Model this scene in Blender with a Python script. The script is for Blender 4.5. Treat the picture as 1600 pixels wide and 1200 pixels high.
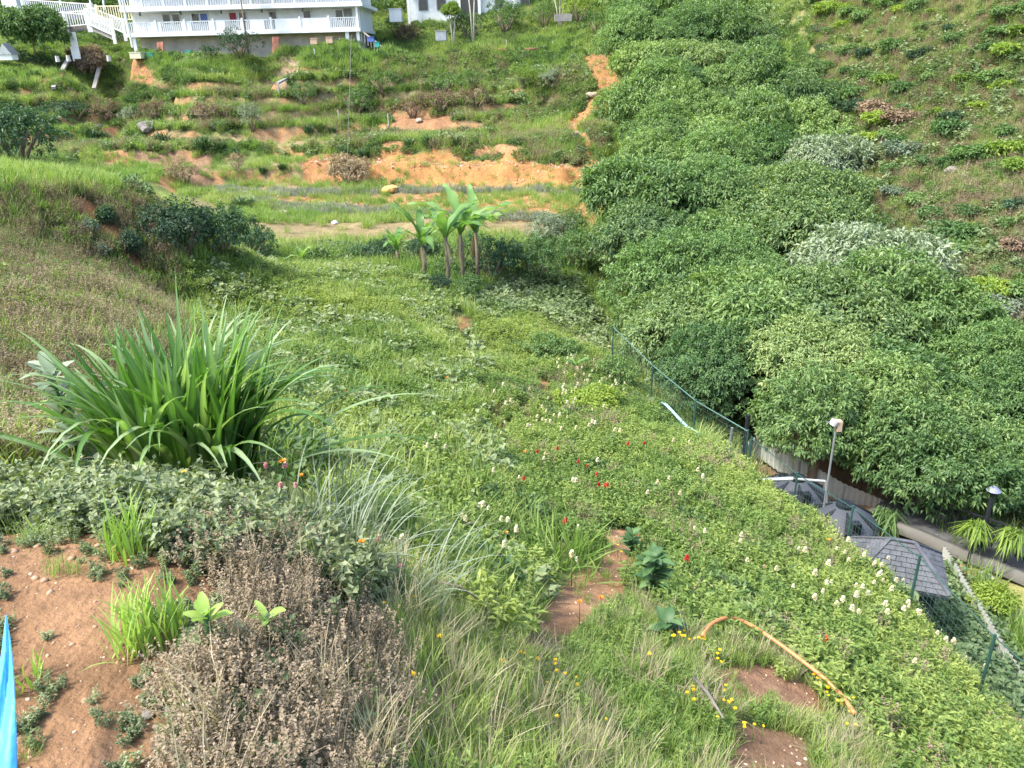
import bpy, bmesh, math, random
import numpy as np
from mathutils import Vector, Matrix
rng = np.random.default_rng(7); random.seed(7)
for o in list(bpy.data.objects): bpy.data.objects.remove(o)
SC = bpy.context.scene
COL = SC.collection
# ------------------------------------------------------------------ camera, world, sun, exposure
PITCH = math.radians(22.8); ROLL = math.radians(1.5); FPX = 1200.0
cam_d = bpy.data.cameras.new('camera'); cam = bpy.data.objects.new('camera', cam_d); COL.objects.link(cam)
cam_d.sensor_width = 36; cam_d.lens = 27; cam_d.clip_end = 1000; cam_d.clip_start = .05
Fv = Vector((0, math.cos(PITCH), -math.sin(PITCH))); U0 = Vector((0, math.sin(PITCH), math.cos(PITCH))); R0 = Vector((1, 0, 0))
# horizon rises to the right in the picture
Rv = (R0*math.cos(ROLL) - U0*math.sin(ROLL)).normalized(); Uv = Rv.cross(Fv).normalized()
cam.matrix_world = Matrix((( Rv.x, Uv.x, -Fv.x, 0), (Rv.y, Uv.y, -Fv.y, 0), (Rv.z, Uv.z, -Fv.z, 0), (0, 0, 0, 1)))
SC.camera = cam
W = bpy.data.worlds.new('World'); SC.world = W; W.use_nodes = True
nt = W.node_tree; nt.nodes.clear()
sky = nt.nodes.new('ShaderNodeTexSky'); sky.sky_type = 'NISHITA'; sky.sun_disc = False
SUN_EL, SUN_AZ = math.radians(56), math.radians(-112)     # azimuth measured from +Y towards +X
sky.sun_elevation = SUN_EL; sky.sun_rotation = SUN_AZ; sky.air_density = 1.0; sky.dust_density = 2.5; sky.ozone_density = 1.0
bg = nt.nodes.new('ShaderNodeBackground'); bg.inputs[1].default_value = .15
wo = nt.nodes.new('ShaderNodeOutputWorld'); nt.links.new(sky.outputs[0], bg.inputs[0]); nt.links.new(bg.outputs[0], wo.inputs[0])
sl = bpy.data.lights.new('sun', 'SUN'); sl.energy = 2.05; sl.angle = math.radians(9); sl.color = (1, .95, .84)
so = bpy.data.objects.new('sun', sl); COL.objects.link(so)
sd = Vector((math.sin(SUN_AZ)*math.cos(SUN_EL), math.cos(SUN_AZ)*math.cos(SUN_EL), math.sin(SUN_EL)))
so.rotation_euler = sd.to_track_quat('Z', 'Y').to_euler()
SC.view_settings.view_transform = 'Standard'; SC.view_settings.look = 'None'; SC.view_settings.gamma = 1
SC.view_settings.use_curve_mapping = False; SC.view_settings.exposure = 1.75
SC.render.engine = 'CYCLES'
try:
    SC.cycles.max_bounces = 6; SC.cycles.transparent_max_bounces = 4; SC.cycles.transmission_bounces = 3
except Exception: pass

nF, nR, nU = np.array(Fv), np.array(Rv), np.array(Uv)
def ray(px, py):
    return nF + (px-800)/FPX*nR + (600-py)/FPX*nU
def P(px, py, Y=None, z=None):
    d = ray(px, py)
    s = Y/d[1] if Y is not None else z/d[2]
    return d*s
def proj(p):
    p = np.asarray(p, float); c = p@nF
    return 800+FPX*(p@nR)/c, 600-FPX*(p@nU)/c

# ------------------------------------------------------------------ numpy value noise
_perm = rng.random((64, 64, 1))[:, :, 0]
def vnoise(x, y, s=1.0, seed=0):
    x = np.asarray(x)/s + seed*17.3; y = np.asarray(y)/s + seed*9.7
    xi = np.floor(x).astype(int); yi = np.floor(y).astype(int); fx = x-xi; fy = y-yi
    fx = fx*fx*(3-2*fx); fy = fy*fy*(3-2*fy)
    g = lambda a, b: _perm[a % 64, b % 64]
    return (g(xi, yi)*(1-fx)+g(xi+1, yi)*fx)*(1-fy) + (g(xi, yi+1)*(1-fx)+g(xi+1, yi+1)*fx)*fy
def fbm(x, y, s=1.0, seed=0, o=3):
    v = 0; a = .5; t = 0
    for i in range(o):
        v = v + a*vnoise(x, y, s/(2**i), seed+i); t += a; a *= .55
    return v/t

def ss(a, b, v): t = np.clip((v-a)/(b-a), 0, 1); return t*t*(3-2*t)
STEP = 1.15
def tmask(x, y): return ss(47, 52, y+x*.06)*(1-ss(70.5, 73.5, y))*(1-ss(-2, 4, x))*.85
# ------------------------------------------------------------------ terrain control points
cp = []
def C(px, py, Y=None, z=None): cp.append(P(px, py, Y, z))
def Wp(x, y, z): cp.append(np.array((x, y, z), float))
for a in [(0,1200),(150,1200),(0,1000),(200,1000),(0,850),(150,835),(270,870),(330,950),(260,1150)]: C(*a, z=-1.6)
for a in [(-3,-3,-1.6),(0,-3,-1.65),(3,-3,-2.2),(-8,0,-1.6),(-8,-6,-1.5),(0,0,-1.66),(8,-6,-4),(0,-10,-1.6),(-2.2,3.1,-1.95),(-1,2.9,-2.05),(-5,2.6,-1.7),(2,0,-2.6),(4,0,-4),(-4,4,-2.2),(-9,4,-2)]: Wp(*a)
for a in [(300,765,4.2),(150,745,4.0),(430,775,4.2),(400,1000,1.95),(500,1100,1.75),(450,880,2.7),(600,1150,1.95),(700,1000,3.1),(800,1200,2.2),(650,860,5.2),
          (900,1100,3.5),(1000,1200,3.1),(1200,1200,3.5),(1400,1200,4.4),(1600,1200,5.6),(1300,1080,5.0),(1150,1000,5.4),(1000,1000,5.2),(850,1000,5.0),(1400,1050,6.3),
          (1550,1130,6.8),(940,900,7.0),(1050,920,7.0),(800,900,6.8),(720,910,5.4),(560,790,6.4),(500,700,9),(600,700,10),(700,750,9.5),(700,650,13),(600,600,14.6),
          (500,600,14),(430,520,19),(340,430,26),(500,420,27.5),(640,435,27),(650,520,19.8),(690,600,15.8),(850,750,11),(850,700,12.4),(850,660,13.8)]: C(*a)
for a in [(703,480,-7.0),(722,540,-6.85),(750,600,-6.7),(728,500,-7.9),(748,560,-7.7),(830,560,-7.8),(900,620,-7.7),(930,560,-8),(850,500,-8.3),(850,455,-8.8),(780,450,-8.5),
          (900,410,-9),(1000,750,-6.6),(1000,680,-7.1),(1100,720,-7.0),(1100,850,-6.2),(1200,850,-6.6),(1200,780,-7.0),(1300,900,-6.9),(1400,960,-7.2),(1200,950,-5.6),(1300,1000,-5.9),
          (960,570,-7.9),(1040,640,-7.7),(1130,705,-7.4),(1180,745,-7.3),(1280,820,-7.3),(1400,915,-7.4),(1480,1035,-7.4),(1550,1110,-7.5)]: C(a[0],a[1],z=a[2])
for a in [(7,14,-9.9),(6.6,16,-9.9),(8,11,-9.8),(8.5,13,-9.9),(7.6,9,-9.7),(5.3,18,-9.5),(8,6,-9.4),(4.6,21,-9.6),(10,10,-9.9),(10,13,-9.9),(12,12,-10),(12,16,-10.2),(12,22,-10),(9,18,-10.2),
          (10,30,-10),(8,24,-10.5),(6,30,-10.3),(6,40,-9),(7,50,-7.8),(10,60,-5.5),(14,75,-1),(15,18,-9.6),(14,9,-10),(20,12,-9),(14,3,-9.5),(10,0,-8),
          (6.3,10.5,-9.3),(6.5,8.5,-9.3),(6.0,12.4,-9.4),(5.6,14.2,-9.5),(4.9,16.2,-9.4)]: Wp(*a)
# right hill
for a in [(1330,270,38),(1500,440,25),(1600,350,27),(1600,540,21),(1600,200,33),(1600,0,41),(1450,200,37),(1450,0,47),(1300,0,56),(1350,130,45)]: C(*a)
for a in [(30,60,14),(45,50,16),(40,30,4),(60,60,24),(20,85,12),(30,110,26),(0,115,20),(-30,115,20),(-60,115,20),(60,110,34),(30,15,-6),(60,10,2),(40,0,-4),(-80,110,18)]: Wp(*a)
# far terraces
for a in [(430,385,-7.8),(600,372,-7.9),(500,345,-7.9),(850,352,-8),(700,330,-7.9),(400,300,-7.8),(600,300,-7.8),(900,312,-7.8),(590,294,-7.7),(700,294,-7.7),(800,294,-7.7),(900,294,-7.6),
          (600,232,-5.7),(700,232,-5.7),(800,240,-5.8),(880,262,-6.4),(480,285,-7.6),(480,247,-6.0),(300,295,-7.2),(300,245,-6.0),(150,238,-5.6),(200,215,-5.3),(400,224,-5.4),(500,217,-5.4),
          (700,215,-5.4),(850,222,-5.5),(200,203,-5.1),(450,192,-4.7),(600,192,-4.7),(750,202,-4.9),(850,180,-4.3),(200,167,-3.3),(400,170,-3.7),(100,157,-3.0),(600,172,-4.0),(750,175,-4.1)]: C(a[0],a[1],z=a[2])
for a in [(100,112,74),(300,103,73),(450,93,73.5),(600,76,77),(210,89,76.5),(260,88,76.5),(320,86,76.5),(380,83,76.5),(440,79,76.5),(500,76,76.5),(555,73,76.5),(600,120,71),(450,125,70),(300,140,70),(750,86,78),(750,130,70),(850,120,70),(850,60,82),(700,35,90),(930,100,70),(940,200,56),(930,270,49),
          (950,50,78),(205,90,77),(560,72,78),(205,88,84),(560,70,86),(0,100,77),(60,35,92),(0,-20,104),(400,-60,110),(1000,-40,90)]: C(*a)
# left bank
for a in [(0,300,18),(120,302,20),(190,308,22),(245,325,24),(0,450,12),(150,450,14),(100,520,10.5),(230,480,17),(290,425,25.5),(280,500,18.5),(0,700,5.6),(0,600,8),(100,650,7),(50,285,22.5)]: C(*a)
for a in [(100,268,-3.5),(0,262,-3.5),(180,292,-4.0)]: C(a[0],a[1],z=a[2])
for a in [(-13,30,-6.2),(-10,30,-7.3),(-8,33,-7.7),(-4,34,-7.9),(-17,36,-6.5),(-40,30,-2),(-30,10,-1.5),(-45,60,-4),(-14,10,-2.4),(-25,20,-2.2),(0,36,-8.0),(4,35,-8.8)]: Wp(*a)
CP = np.array(cp)
def _phi(r): return r
n = len(CP); d = np.sqrt(((CP[:, None, :2]-CP[None, :, :2])**2).sum(-1))
A = np.zeros((n+3, n+3)); A[:n, :n] = _phi(d) - np.eye(n)*.03
A[:n, n] = 1; A[:n, n+1:] = CP[:, :2]; A[n, :n] = 1; A[n+1:, :n] = CP[:, :2].T
b = np.zeros(n+3); b[:n] = CP[:, 2]
wts = np.linalg.solve(A, b)
def H(x, y):
    x = np.atleast_1d(np.asarray(x, float)); y = np.atleast_1d(np.asarray(y, float)); sh = x.shape
    x = x.ravel(); y = y.ravel(); out = np.empty_like(x)
    for i in range(0, len(x), 20000):
        xs = x[i:i+20000]; ys = y[i:i+20000]
        r = np.sqrt((xs[:, None]-CP[None, :, 0])**2 + (ys[:, None]-CP[None, :, 1])**2)
        out[i:i+20000] = r@wts[:n] + wts[n] + wts[n+1]*xs + wts[n+2]*ys
    m = tmask(x, y); q = (out+5.45+(vnoise(x, y, 9, 8)-.5)*.5)/STEP; fl = np.floor(q); fr = q-fl
    out += m*STEP*(ss(.38, .66, fr)-fr)
    dist = np.sqrt(x*x+y*y); k = np.clip(dist/12, .12, 1.6)
    out += (fbm(x, y, 2.2, 3)-.5)*.36*k + (fbm(x, y, .35, 5)-.5)*.07*np.clip(k, .3, 1)
    return out.reshape(sh)
def riser(x, y):
    r = np.hypot(x[:, None]-CP[None, :, 0], y[:, None]-CP[None, :, 1])@wts[:n] + wts[n] + wts[n+1]*x + wts[n+2]*y
    q = (r+5.45+(vnoise(x, y, 9, 8)-.5)*.5)/STEP; fr = q-np.floor(q); return (fr > .4) & (fr < .66) & (tmask(x, y) > .3)
def h1(x, y): return float(H(x, y)[0])
def gnd(pxs, pys):
    """where the lines of sight through the given picture points meet the ground"""
    pxs = np.atleast_1d(pxs).astype(float); pys = np.atleast_1d(pys).astype(float)
    D = nF[None] + (pxs[:, None]-800)/FPX*nR[None] + (600-pys[:, None])/FPX*nU[None]
    ts = np.geomspace(1.2, 160, 420)
    X = D[:, None, :]*(ts/1.0)[None, :, None]
    hh = H(X[..., 0], X[..., 1]); below = X[..., 2] < hh
    out = []
    for i in range(len(pxs)):
        k = np.argmax(below[i]) if below[i].any() else len(ts)-1
        if k > 0 and below[i].any():
            a0 = X[i, k-1, 2]-hh[i, k-1]; a1 = X[i, k, 2]-hh[i, k]; f = a0/(a0-a1+1e-9); t = ts[k-1]+(ts[k]-ts[k-1])*f
        else: t = ts[k]
        p = D[i]*t; out.append(p)
    return np.array(out)
def g(px, py): return gnd([px], [py])[0]

# ------------------------------------------------------------------ materials
def mat(name):
    m = bpy.data.materials.new(name); m.use_nodes = True; nt = m.node_tree
    return m, nt, nt.nodes['Principled BSDF'], nt.nodes['Material Output']
def simple(name, col, rough=.6, metal=0, vary=.18, scale=3, bump=.15, spec=.4):
    m, nt, pb, out = mat(name)
    tc = nt.nodes.new('ShaderNodeTexCoord'); nz = nt.nodes.new('ShaderNodeTexNoise'); nz.inputs['Scale'].default_value = scale; nz.inputs['Detail'].default_value = 6
    nt.links.new(tc.outputs['Object'], nz.inputs['Vector'])
    rp = nt.nodes.new('ShaderNodeValToRGB'); rp.color_ramp.elements[0].position = .3; rp.color_ramp.elements[1].position = .72
    rp.color_ramp.elements[0].color = (*[c*(1-vary) for c in col], 1); rp.color_ramp.elements[1].color = (*[min(1, c*(1+vary*.7)) for c in col], 1)
    nt.links.new(nz.outputs[0], rp.inputs[0]); nt.links.new(rp.outputs[0], pb.inputs['Base Color'])
    pb.inputs['Roughness'].default_value = rough; pb.inputs['Metallic'].default_value = metal; pb.inputs['Specular IOR Level'].default_value = spec
    bp = nt.nodes.new('ShaderNodeBump'); bp.inputs['Strength'].default_value = bump; bp.inputs['Distance'].default_value = .02
    n2 = nt.nodes.new('ShaderNodeTexNoise'); n2.inputs['Scale'].default_value = scale*8; nt.links.new(tc.outputs['Object'], n2.inputs['Vector'])
    nt.links.new(n2.outputs[0], bp.inputs['Height']); nt.links.new(bp.outputs[0], pb.inputs['Normal'])
    return m
def leafmat(name, cols, trans=.4, rough=.5, spec=.35, inst=True, white=0):
    """cols: 3 albedo colours blended by a per-leaf value and a per-plant value"""
    if name not in ('pebble_stone',) and 'petal' not in name: cols = [(c[0]*1.1+.012, c[1]*1.14+.012, c[2]*1.15+.014) for c in cols]
    m, nt, pb, out = mat(name)
    a = nt.nodes.new('ShaderNodeAttribute'); a.attribute_name = 'lv'
    b_ = nt.nodes.new('ShaderNodeAttribute'); b_.attribute_name = 'tint'; b_.attribute_type = 'INSTANCER'
    oi = nt.nodes.new('ShaderNodeObjectInfo')
    m1 = nt.nodes.new('ShaderNodeMath'); m1.operation = 'MULTIPLY_ADD'; m1.inputs[1].default_value = .45
    nt.links.new(a.outputs['Fac'], m1.inputs[0])
    m2 = nt.nodes.new('ShaderNodeMath'); m2.operation = 'MULTIPLY'; m2.inputs[1].default_value = .55 if inst else .4
    nt.links.new((b_.outputs['Fac'] if inst else oi.outputs['Random']), m2.inputs[0]); nt.links.new(m2.outputs[0], m1.inputs[2])
    rp = nt.nodes.new('ShaderNodeValToRGB'); e = rp.color_ramp.elements
    e[0].position = .12; e[1].position = .88; e[0].color = (*cols[0], 1); e[1].color = (*cols[2], 1); x = e.new(.5); x.color = (*cols[1], 1)
    nt.links.new(m1.outputs[0], rp.inputs[0])
    nt.links.new(rp.outputs[0], pb.inputs['Base Color']); pb.inputs['Roughness'].default_value = rough; pb.inputs['Specular IOR Level'].default_value = spec
    tr = nt.nodes.new('ShaderNodeBsdfTranslucent'); hs = nt.nodes.new('ShaderNodeMixRGB'); hs.blend_type = 'MULTIPLY'; hs.inputs[0].default_value = 1; hs.inputs[2].default_value = (1.25, 1.35, .55, 1)
    nt.links.new(rp.outputs[0], hs.inputs[1]); nt.links.new(hs.outputs[0], tr.inputs['Color'])
    mx = nt.nodes.new('ShaderNodeMixShader'); mx.inputs[0].default_value = trans
    nt.links.new(pb.outputs[0], mx.inputs[1]); nt.links.new(tr.outputs[0], mx.inputs[2]); nt.links.new(mx.outputs[0], out.inputs['Surface'])
    return m
# ------------------------------------------------------------------ mesh helpers
def npmesh(name, V, F, lv=None, smooth=False):
    me = bpy.data.meshes.new(name); V = np.asarray(V, np.float32); F = np.asarray(F, np.int32); k = F.shape[1]
    me.vertices.add(len(V)); me.vertices.foreach_set('co', V.ravel())
    me.loops.add(F.size); me.loops.foreach_set('vertex_index', F.ravel())
    me.polygons.add(len(F)); me.polygons.foreach_set('loop_start', np.arange(0, F.size, k, dtype=np.int32)); me.polygons.foreach_set('loop_total', np.full(len(F), k, np.int32))
    if smooth: me.polygons.foreach_set('use_smooth', np.ones(len(F), bool))
    if lv is not None:
        at = me.attributes.new('lv', 'FLOAT', 'POINT'); at.data.foreach_set('value', np.asarray(lv, np.float32))
    me.update(calc_edges=True); me.validate()
    return me
def ob(name, me, m=None, parent=None, **kw):
    o = bpy.data.objects.new(name, me)
    if me is not None and m is not None and not me.materials:
        for x in (m if isinstance(m, (list, tuple)) else [m]): me.materials.append(x)
    if parent: o.parent = parent
    COL.objects.link(o)
    for k, v in kw.items(): o[k] = v
    return o
def thing(name, label, cat, loc=(0, 0, 0), rz=0, group=None, scale=1):
    o = bpy.data.objects.new(name, None); COL.objects.link(o); o.location = loc; o.rotation_euler = (0, 0, rz); o.scale = (scale,)*3
    o['label'] = label; o['category'] = cat; o.empty_display_size = .1
    if group: o['group'] = group
    return o
def dup(root, loc, rz=0, scale=1, label=None, group=None):
    r = root.copy(); COL.objects.link(r); r.location = loc; r.rotation_euler = (0, 0, rz)
    r.scale = scale if hasattr(scale, '__len__') else (scale,)*3
    if label: r['label'] = label
    if group: r['group'] = group
    for ch in root.children:
        c = ch.copy(); COL.objects.link(c); c.parent = r
        for gch in ch.children:
            dd = gch.copy(); COL.objects.link(dd); dd.parent = c
    return r
def nrm(v): return v/(np.linalg.norm(v, axis=-1, keepdims=True)+1e-9)
def leaves(Pb, D, L, Wd, lv, fold=.25, droop=.15, N=None):
    n = len(Pb); D = nrm(D)
    if N is None: N = np.tile([0, 0, 1.], (n, 1)) + rng.normal(0, .45, (n, 3))
    S = nrm(np.cross(D, N)); N = nrm(np.cross(S, D))
    L = np.broadcast_to(L, n)[:, None]; Wd = np.broadcast_to(Wd, n)[:, None]
    mid = Pb + D*L*.42
    V = np.stack([Pb, mid+S*Wd*.5+N*Wd*fold, Pb+D*L-np.array([0, 0, 1.])*L*droop, mid-S*Wd*.5+N*Wd*fold], 1).reshape(-1, 3)
    i = np.arange(n)*4
    F = np.concatenate([np.stack([i, i+1, i+2], 1), np.stack([i, i+2, i+3], 1)])
    return V, F, np.repeat(lv, 4)
def blades(Pb, az, L, Wd, lean, curve, lv, seg=4, fold=0):
    """arching grass blades: lean = start angle from vertical, curve = extra bend to the tip"""
    n = len(Pb); L = np.broadcast_to(L, n); Wd = np.broadcast_to(Wd, n); h = np.stack([np.cos(az), np.sin(az), np.zeros(n)], 1); s = np.stack([-np.sin(az), np.cos(az), np.zeros(n)], 1)
    p = Pb.copy(); rows = []; up = np.array([0, 0, 1.])
    for k in range(seg+1):
        t = k/seg; w = Wd*(np.sin(min(1, t*1.0+.32)*math.pi*.5) if t < .55 else (1-t)/.45*1.0)*.5; w = np.maximum(w, Wd*.02)
        ang = lean+curve*t**1.6
        if fold:
            nn = -h*np.cos(ang)[:, None]+up*np.sin(ang)[:, None]
            rows += [p+s*w[:, None]+nn*(w*fold)[:, None], p, p-s*w[:, None]+nn*(w*fold)[:, None]]
        else: rows += [p+s*w[:, None], p-s*w[:, None]]
        p = p + (h*np.sin(ang)[:, None]+up*np.cos(ang)[:, None])*(L/seg)[:, None]
    c = 3 if fold else 2
    V = np.stack(rows, 1); m = V.shape[1]; V = V.reshape(-1, 3); F = []
    base = np.arange(n)*m
    for k in range(seg):
        for j in range(c-1):
            F.append(np.stack([base+k*c+j, base+k*c+j+1, base+(k+1)*c+j+1, base+(k+1)*c+j], 1))
    F = np.concatenate(F)
    return V, F, np.repeat(lv, m)
def tris(F): return np.concatenate([F[:, [0, 1, 2]], F[:, [0, 2, 3]]]) if F.shape[1] == 4 else F
def join(*parts):
    V, F, l = [], [], []; o = 0
    for v, f, a in parts:
        V.append(v); F.append(tris(f)+o); l.append(a); o += len(v)
    return np.concatenate(V), np.concatenate(F), np.concatenate(l)
def tube(pts, rad, sides=8, cap=True):
    pts = np.asarray(pts, float); n = len(pts); rad = np.broadcast_to(rad, n)
    T = nrm(np.gradient(pts, axis=0)); V = []
    ref = np.array([0, 0, 1.]) if abs(T[0][2]) < .9 else np.array([1., 0, 0])
    for i in range(n):
        a = nrm(np.cross(T[i], ref)); b2 = np.cross(T[i], a)
        for k in range(sides):
            th = 2*math.pi*k/sides; V.append(pts[i]+rad[i]*(a*math.cos(th)+b2*math.sin(th)))
    F = [[i*sides+k, i*sides+(k+1) % sides, (i+1)*sides+(k+1) % sides, (i+1)*sides+k] for i in range(n-1) for k in range(sides)]
    F = tris(np.array(F))
    if cap:
        V.append(pts[0]); V.append(pts[-1]); c0 = n*sides
        F = np.concatenate([F, [[c0, (k+1) % sides, k] for k in range(sides)], [[c0+1, (n-1)*sides+k, (n-1)*sides+(k+1) % sides] for k in range(sides)]])
    return np.array(V), F, np.full(len(V), .5)
class MB:
    def __init__(s): s.b = bmesh.new()
    def box(s, a, c, bev=0):
        a, c = np.minimum(a, c), np.maximum(a, c)
        m = Matrix.Translation(Vector((a+c)/2)) @ Matrix.Diagonal((*(c-a), 1))
        bmesh.ops.create_cube(s.b, size=1, matrix=m); return s
    def bar(s, p, q, w, h=None):
        p, q = Vector(p), Vector(q); h = h or w; dv = q-p; m = Matrix.Translation((p+q)/2) @ dv.to_track_quat('Z', 'Y').to_matrix().to_4x4() @ Matrix.Diagonal((w, h, dv.length, 1))
        bmesh.ops.create_cube(s.b, size=1, matrix=m); return s
    def cyl(s, p, q, r1, r2=None, n=12):
        p, q = Vector(p), Vector(q); dv = q-p; m = Matrix.Translation((p+q)/2) @ dv.to_track_quat('Z', 'Y').to_matrix().to_4x4()
        bmesh.ops.create_cone(s.b, cap_ends=True, segments=n, radius1=r1, radius2=r1 if r2 is None else r2, depth=dv.length, matrix=m); return s
    def poly(s, vs, fs):
        v = [s.b.verts.new(Vector(x)) for x in vs]
        for f in fs: s.b.faces.new([v[i] for i in f])
        return s
    def build(s, name, m, parent=None, smooth=False, bevel=0, **kw):
        if bevel: bmesh.ops.bevel(s.b, geom=[e for e in s.b.edges], offset=bevel, segments=1, affect='EDGES')
        me = bpy.data.meshes.new(name); bmesh.ops.recalc_face_normals(s.b, faces=s.b.faces); s.b.to_mesh(me); s.b.free()
        if smooth: me.polygons.foreach_set('use_smooth', [True]*len(me.polygons))
        return ob(name, me, m, parent, **kw)
def lathe(prof, n=32):
    V = []; F = []
    for r, z in prof:
        for k in range(n): th = 2*math.pi*k/n; V.append((r*math.cos(th), r*math.sin(th), z))
    for i in range(len(prof)-1):
        for k in range(n): F.append([i*n+k, i*n+(k+1) % n, (i+1)*n+(k+1) % n, (i+1)*n+k])
    return np.array(V), np.array(F)

# ------------------------------------------------------------------ regions (traced on the ground, kept as plan polygons)
def plan(poly, step=60):
    pts = []
    for i in range(len(poly)):
        a = np.array(poly[i], float); c = np.array(poly[(i+1) % len(poly)], float); k = max(1, int(np.linalg.norm(c-a)/step))
        for j in range(k): pts.append(a+(c-a)*j/k)
    pts = np.array(pts); return gnd(pts[:, 0], pts[:, 1])[:, :2]
def inside(poly, x, y):
    c = np.zeros(len(x), bool); n = len(poly); j = n-1
    for i in range(n):
        xi, yi = poly[i]; xj, yj = poly[j]
        c ^= ((yi > y) != (yj > y)) & (x < (xj-xi)*(y-yi)/(yj-yi+1e-12)+xi); j = i
    return c
SOIL = {  # name: (outline, albedo, hardness)
 'dirt':   ([(-60,825),(60,828),(180,838),(260,872),(345,905),(360,945),(325,1000),(285,1080),(265,1260),(-60,1260)], (.33,.195,.11)),
 'bank':   ([(590,236),(700,232),(790,246),(905,262),(930,292),(760,292),(640,292),(575,290)], (.40,.215,.085)),
 'bank2':  ([(470,248),(520,242),(590,240),(560,292),(470,290)], (.36,.19,.09)),
 'strip':  ([(250,212),(480,220),(600,200),(760,214),(860,205),(860,212),(760,222),(600,208),(480,232),(250,222)], (.32,.25,.14)),
 'tread':  ([(430,306),(620,306),(760,302),(940,312),(940,352),(760,345),(640,330),(560,345),(430,330)], (.36,.22,.09)),
 'tread2': ([(430,366),(600,358),(820,352),(860,360),(700,368),(560,374),(430,378)], (.30,.24,.13)),
 'left':   ([(60,126),(110,128),(262,134),(276,150),(160,158),(60,154)], (.34,.18,.09)),
 'left2':  ([(90,186),(176,186),(178,206),(110,204)], (.30,.16,.09)),
 'left3':  ([(210,236),(330,244),(330,300),(250,270)], (.31,.2,.13)),
 'trail':  ([(400,130),(448,88),(472,84),(470,100),(440,140)], (.42,.30,.22)),
 'erode':  ([(905,90),(950,84),(985,150),(975,172),(930,180),(905,200),(925,240),(950,262),(945,290),(918,270),(880,205),(910,165),(930,140)], (.38,.21,.09)),
 'midsoil':([(600,185),(640,172),(720,180),(700,206),(620,204)], (.35,.2,.11)),
 'path':   ([(950,820),(995,828),(1000,880),(965,940),(900,990),(830,1030),(790,1015),(850,950),(905,905),(940,870)], (.41,.24,.14)),
 'brown':  ([(706,490),(736,500),(738,560),(722,560)], (.34,.20,.10)),
 'brown2': ([(838,585),(862,600),(890,650),(872,652),(836,615)], (.45,.27,.14)),
 'cut':    ([(110,300),(150,318),(215,400),(245,440),(225,440),(160,370),(108,318)], (.34,.16,.08)),
 'low':    ([(1110,1045),(1200,1040),(1290,1085),(1290,1130),(1180,1110),(1100,1075)], (.34,.20,.13)),
 'low2':   ([(1130,1130),(1260,1150),(1280,1260),(1150,1260)], (.40,.24,.15)),
 'hill1':  ([(1400,120),(1480,100),(1560,105),(1520,130),(1420,135)], (.30,.20,.12)),
 'hill2':  ([(1450,250),(1600,240),(1600,330),(1480,330),(1400,300)], (.26,.18,.13)),
 'trail2': ([(742,596),(757,598),(775,648),(806,692),(794,698),(764,662)], (.38,.24,.13)),
 'lawn':   ([(1500,880),(1570,880),(1640,910),(1700,1050),(1640,1060),(1540,930)], (.27,.27,.11)),
 'yard':   ([(1140,640),(1190,640),(1400,770),(1500,880),(1460,930),(1300,850),(1180,740)], (.34,.23,.15)),
}
PL = {k: plan(v[0]) for k, v in SOIL.items()}

# ------------------------------------------------------------------ ground sheet
ny, nx = 620, 520
ys = np.concatenate([np.linspace(-12, .6, 30, endpoint=False), np.geomspace(.6, 130, ny-30)])
ts = np.linspace(-1.25, 1.25, nx)
X = ts[None, :]*(np.maximum(ys, 0)[:, None]+9); Yg = np.repeat(ys[:, None], nx, 1); Z = H(X, Yg)
V = np.stack([X, Yg, Z], -1).reshape(-1, 3)
ii = (np.arange(ny-1)[:, None]*nx+np.arange(nx-1)[None, :]).ravel()
gm = npmesh('hillside_ground', V, np.stack([ii, ii+1, ii+nx+1, ii+nx], 1), smooth=True)
wx = V[:, 0]+(fbm(V[:, 0], V[:, 1], 1.1, 21)-.5)*np.clip(V[:, 1]*.035, .1, 1.6); wy = V[:, 1]+(fbm(V[:, 0], V[:, 1], 1.1, 31)-.5)*np.clip(V[:, 1]*.035, .1, 1.6)
base = np.array([.125, .155, .05]); br = np.array([.24, .19, .10]); t = np.clip((fbm(V[:, 0], V[:, 1], 5, 41)-.42)*4, 0, 1)[:, None]
col = base*(1-t)+br*t
fi = np.where((V[:, 1] > 46) & (V[:, 1] < 75) & (V[:, 0] < 4))[0]
for q in range(0, len(fi), 20000):
    f_ = fi[q:q+20000]; rs_ = riser(V[f_, 0], V[f_, 1]) & (fbm(V[f_, 0], V[f_, 1], 3.5, 97) > .52); col[f_[rs_]] = np.array([.33, .185, .09])*(.8+.5*fbm(V[f_[rs_], 0], V[f_[rs_], 1], .7, 98))[:, None]
for k in ('bank', 'bank2', 'erode', 'left', 'left3', 'cut', 'midsoil'):
    m_ = inside(PL[k], wx, wy); V[m_, 2] += (fbm(V[m_, 0], V[m_, 1], .8, 91)-.5)*.55+(fbm(V[m_, 0], V[m_, 1], .25, 95)-.5)*.22
gm.vertices.foreach_set('co', V.astype(np.float32).ravel()); gm.update()
for k, (pl, c) in SOIL.items():
    m_ = inside(PL[k], wx, wy); j = (fbm(V[m_, 0], V[m_, 1], .8 if k in ('dirt', 'path') else 2, 51)-.5)[:, None]
    col[m_] = np.array(c)*(.8, .78, .74)*(1+j*.7)
ca = gm.color_attributes.new('gcol', 'FLOAT_COLOR', 'POINT'); ca.data.foreach_set('color', np.concatenate([col, np.ones((len(col), 1))], 1).astype(np.float32).ravel())
gmat, nt, pb, out = mat('earth')
va = nt.nodes.new('ShaderNodeVertexColor'); va.layer_name = 'gcol'
tc = nt.nodes.new('ShaderNodeTexCoord'); n1 = nt.nodes.new('ShaderNodeTexNoise'); n1.inputs['Scale'].default_value = 9; n1.inputs['Detail'].default_value = 9; n1.inputs['Roughness'].default_value = .7
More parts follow.
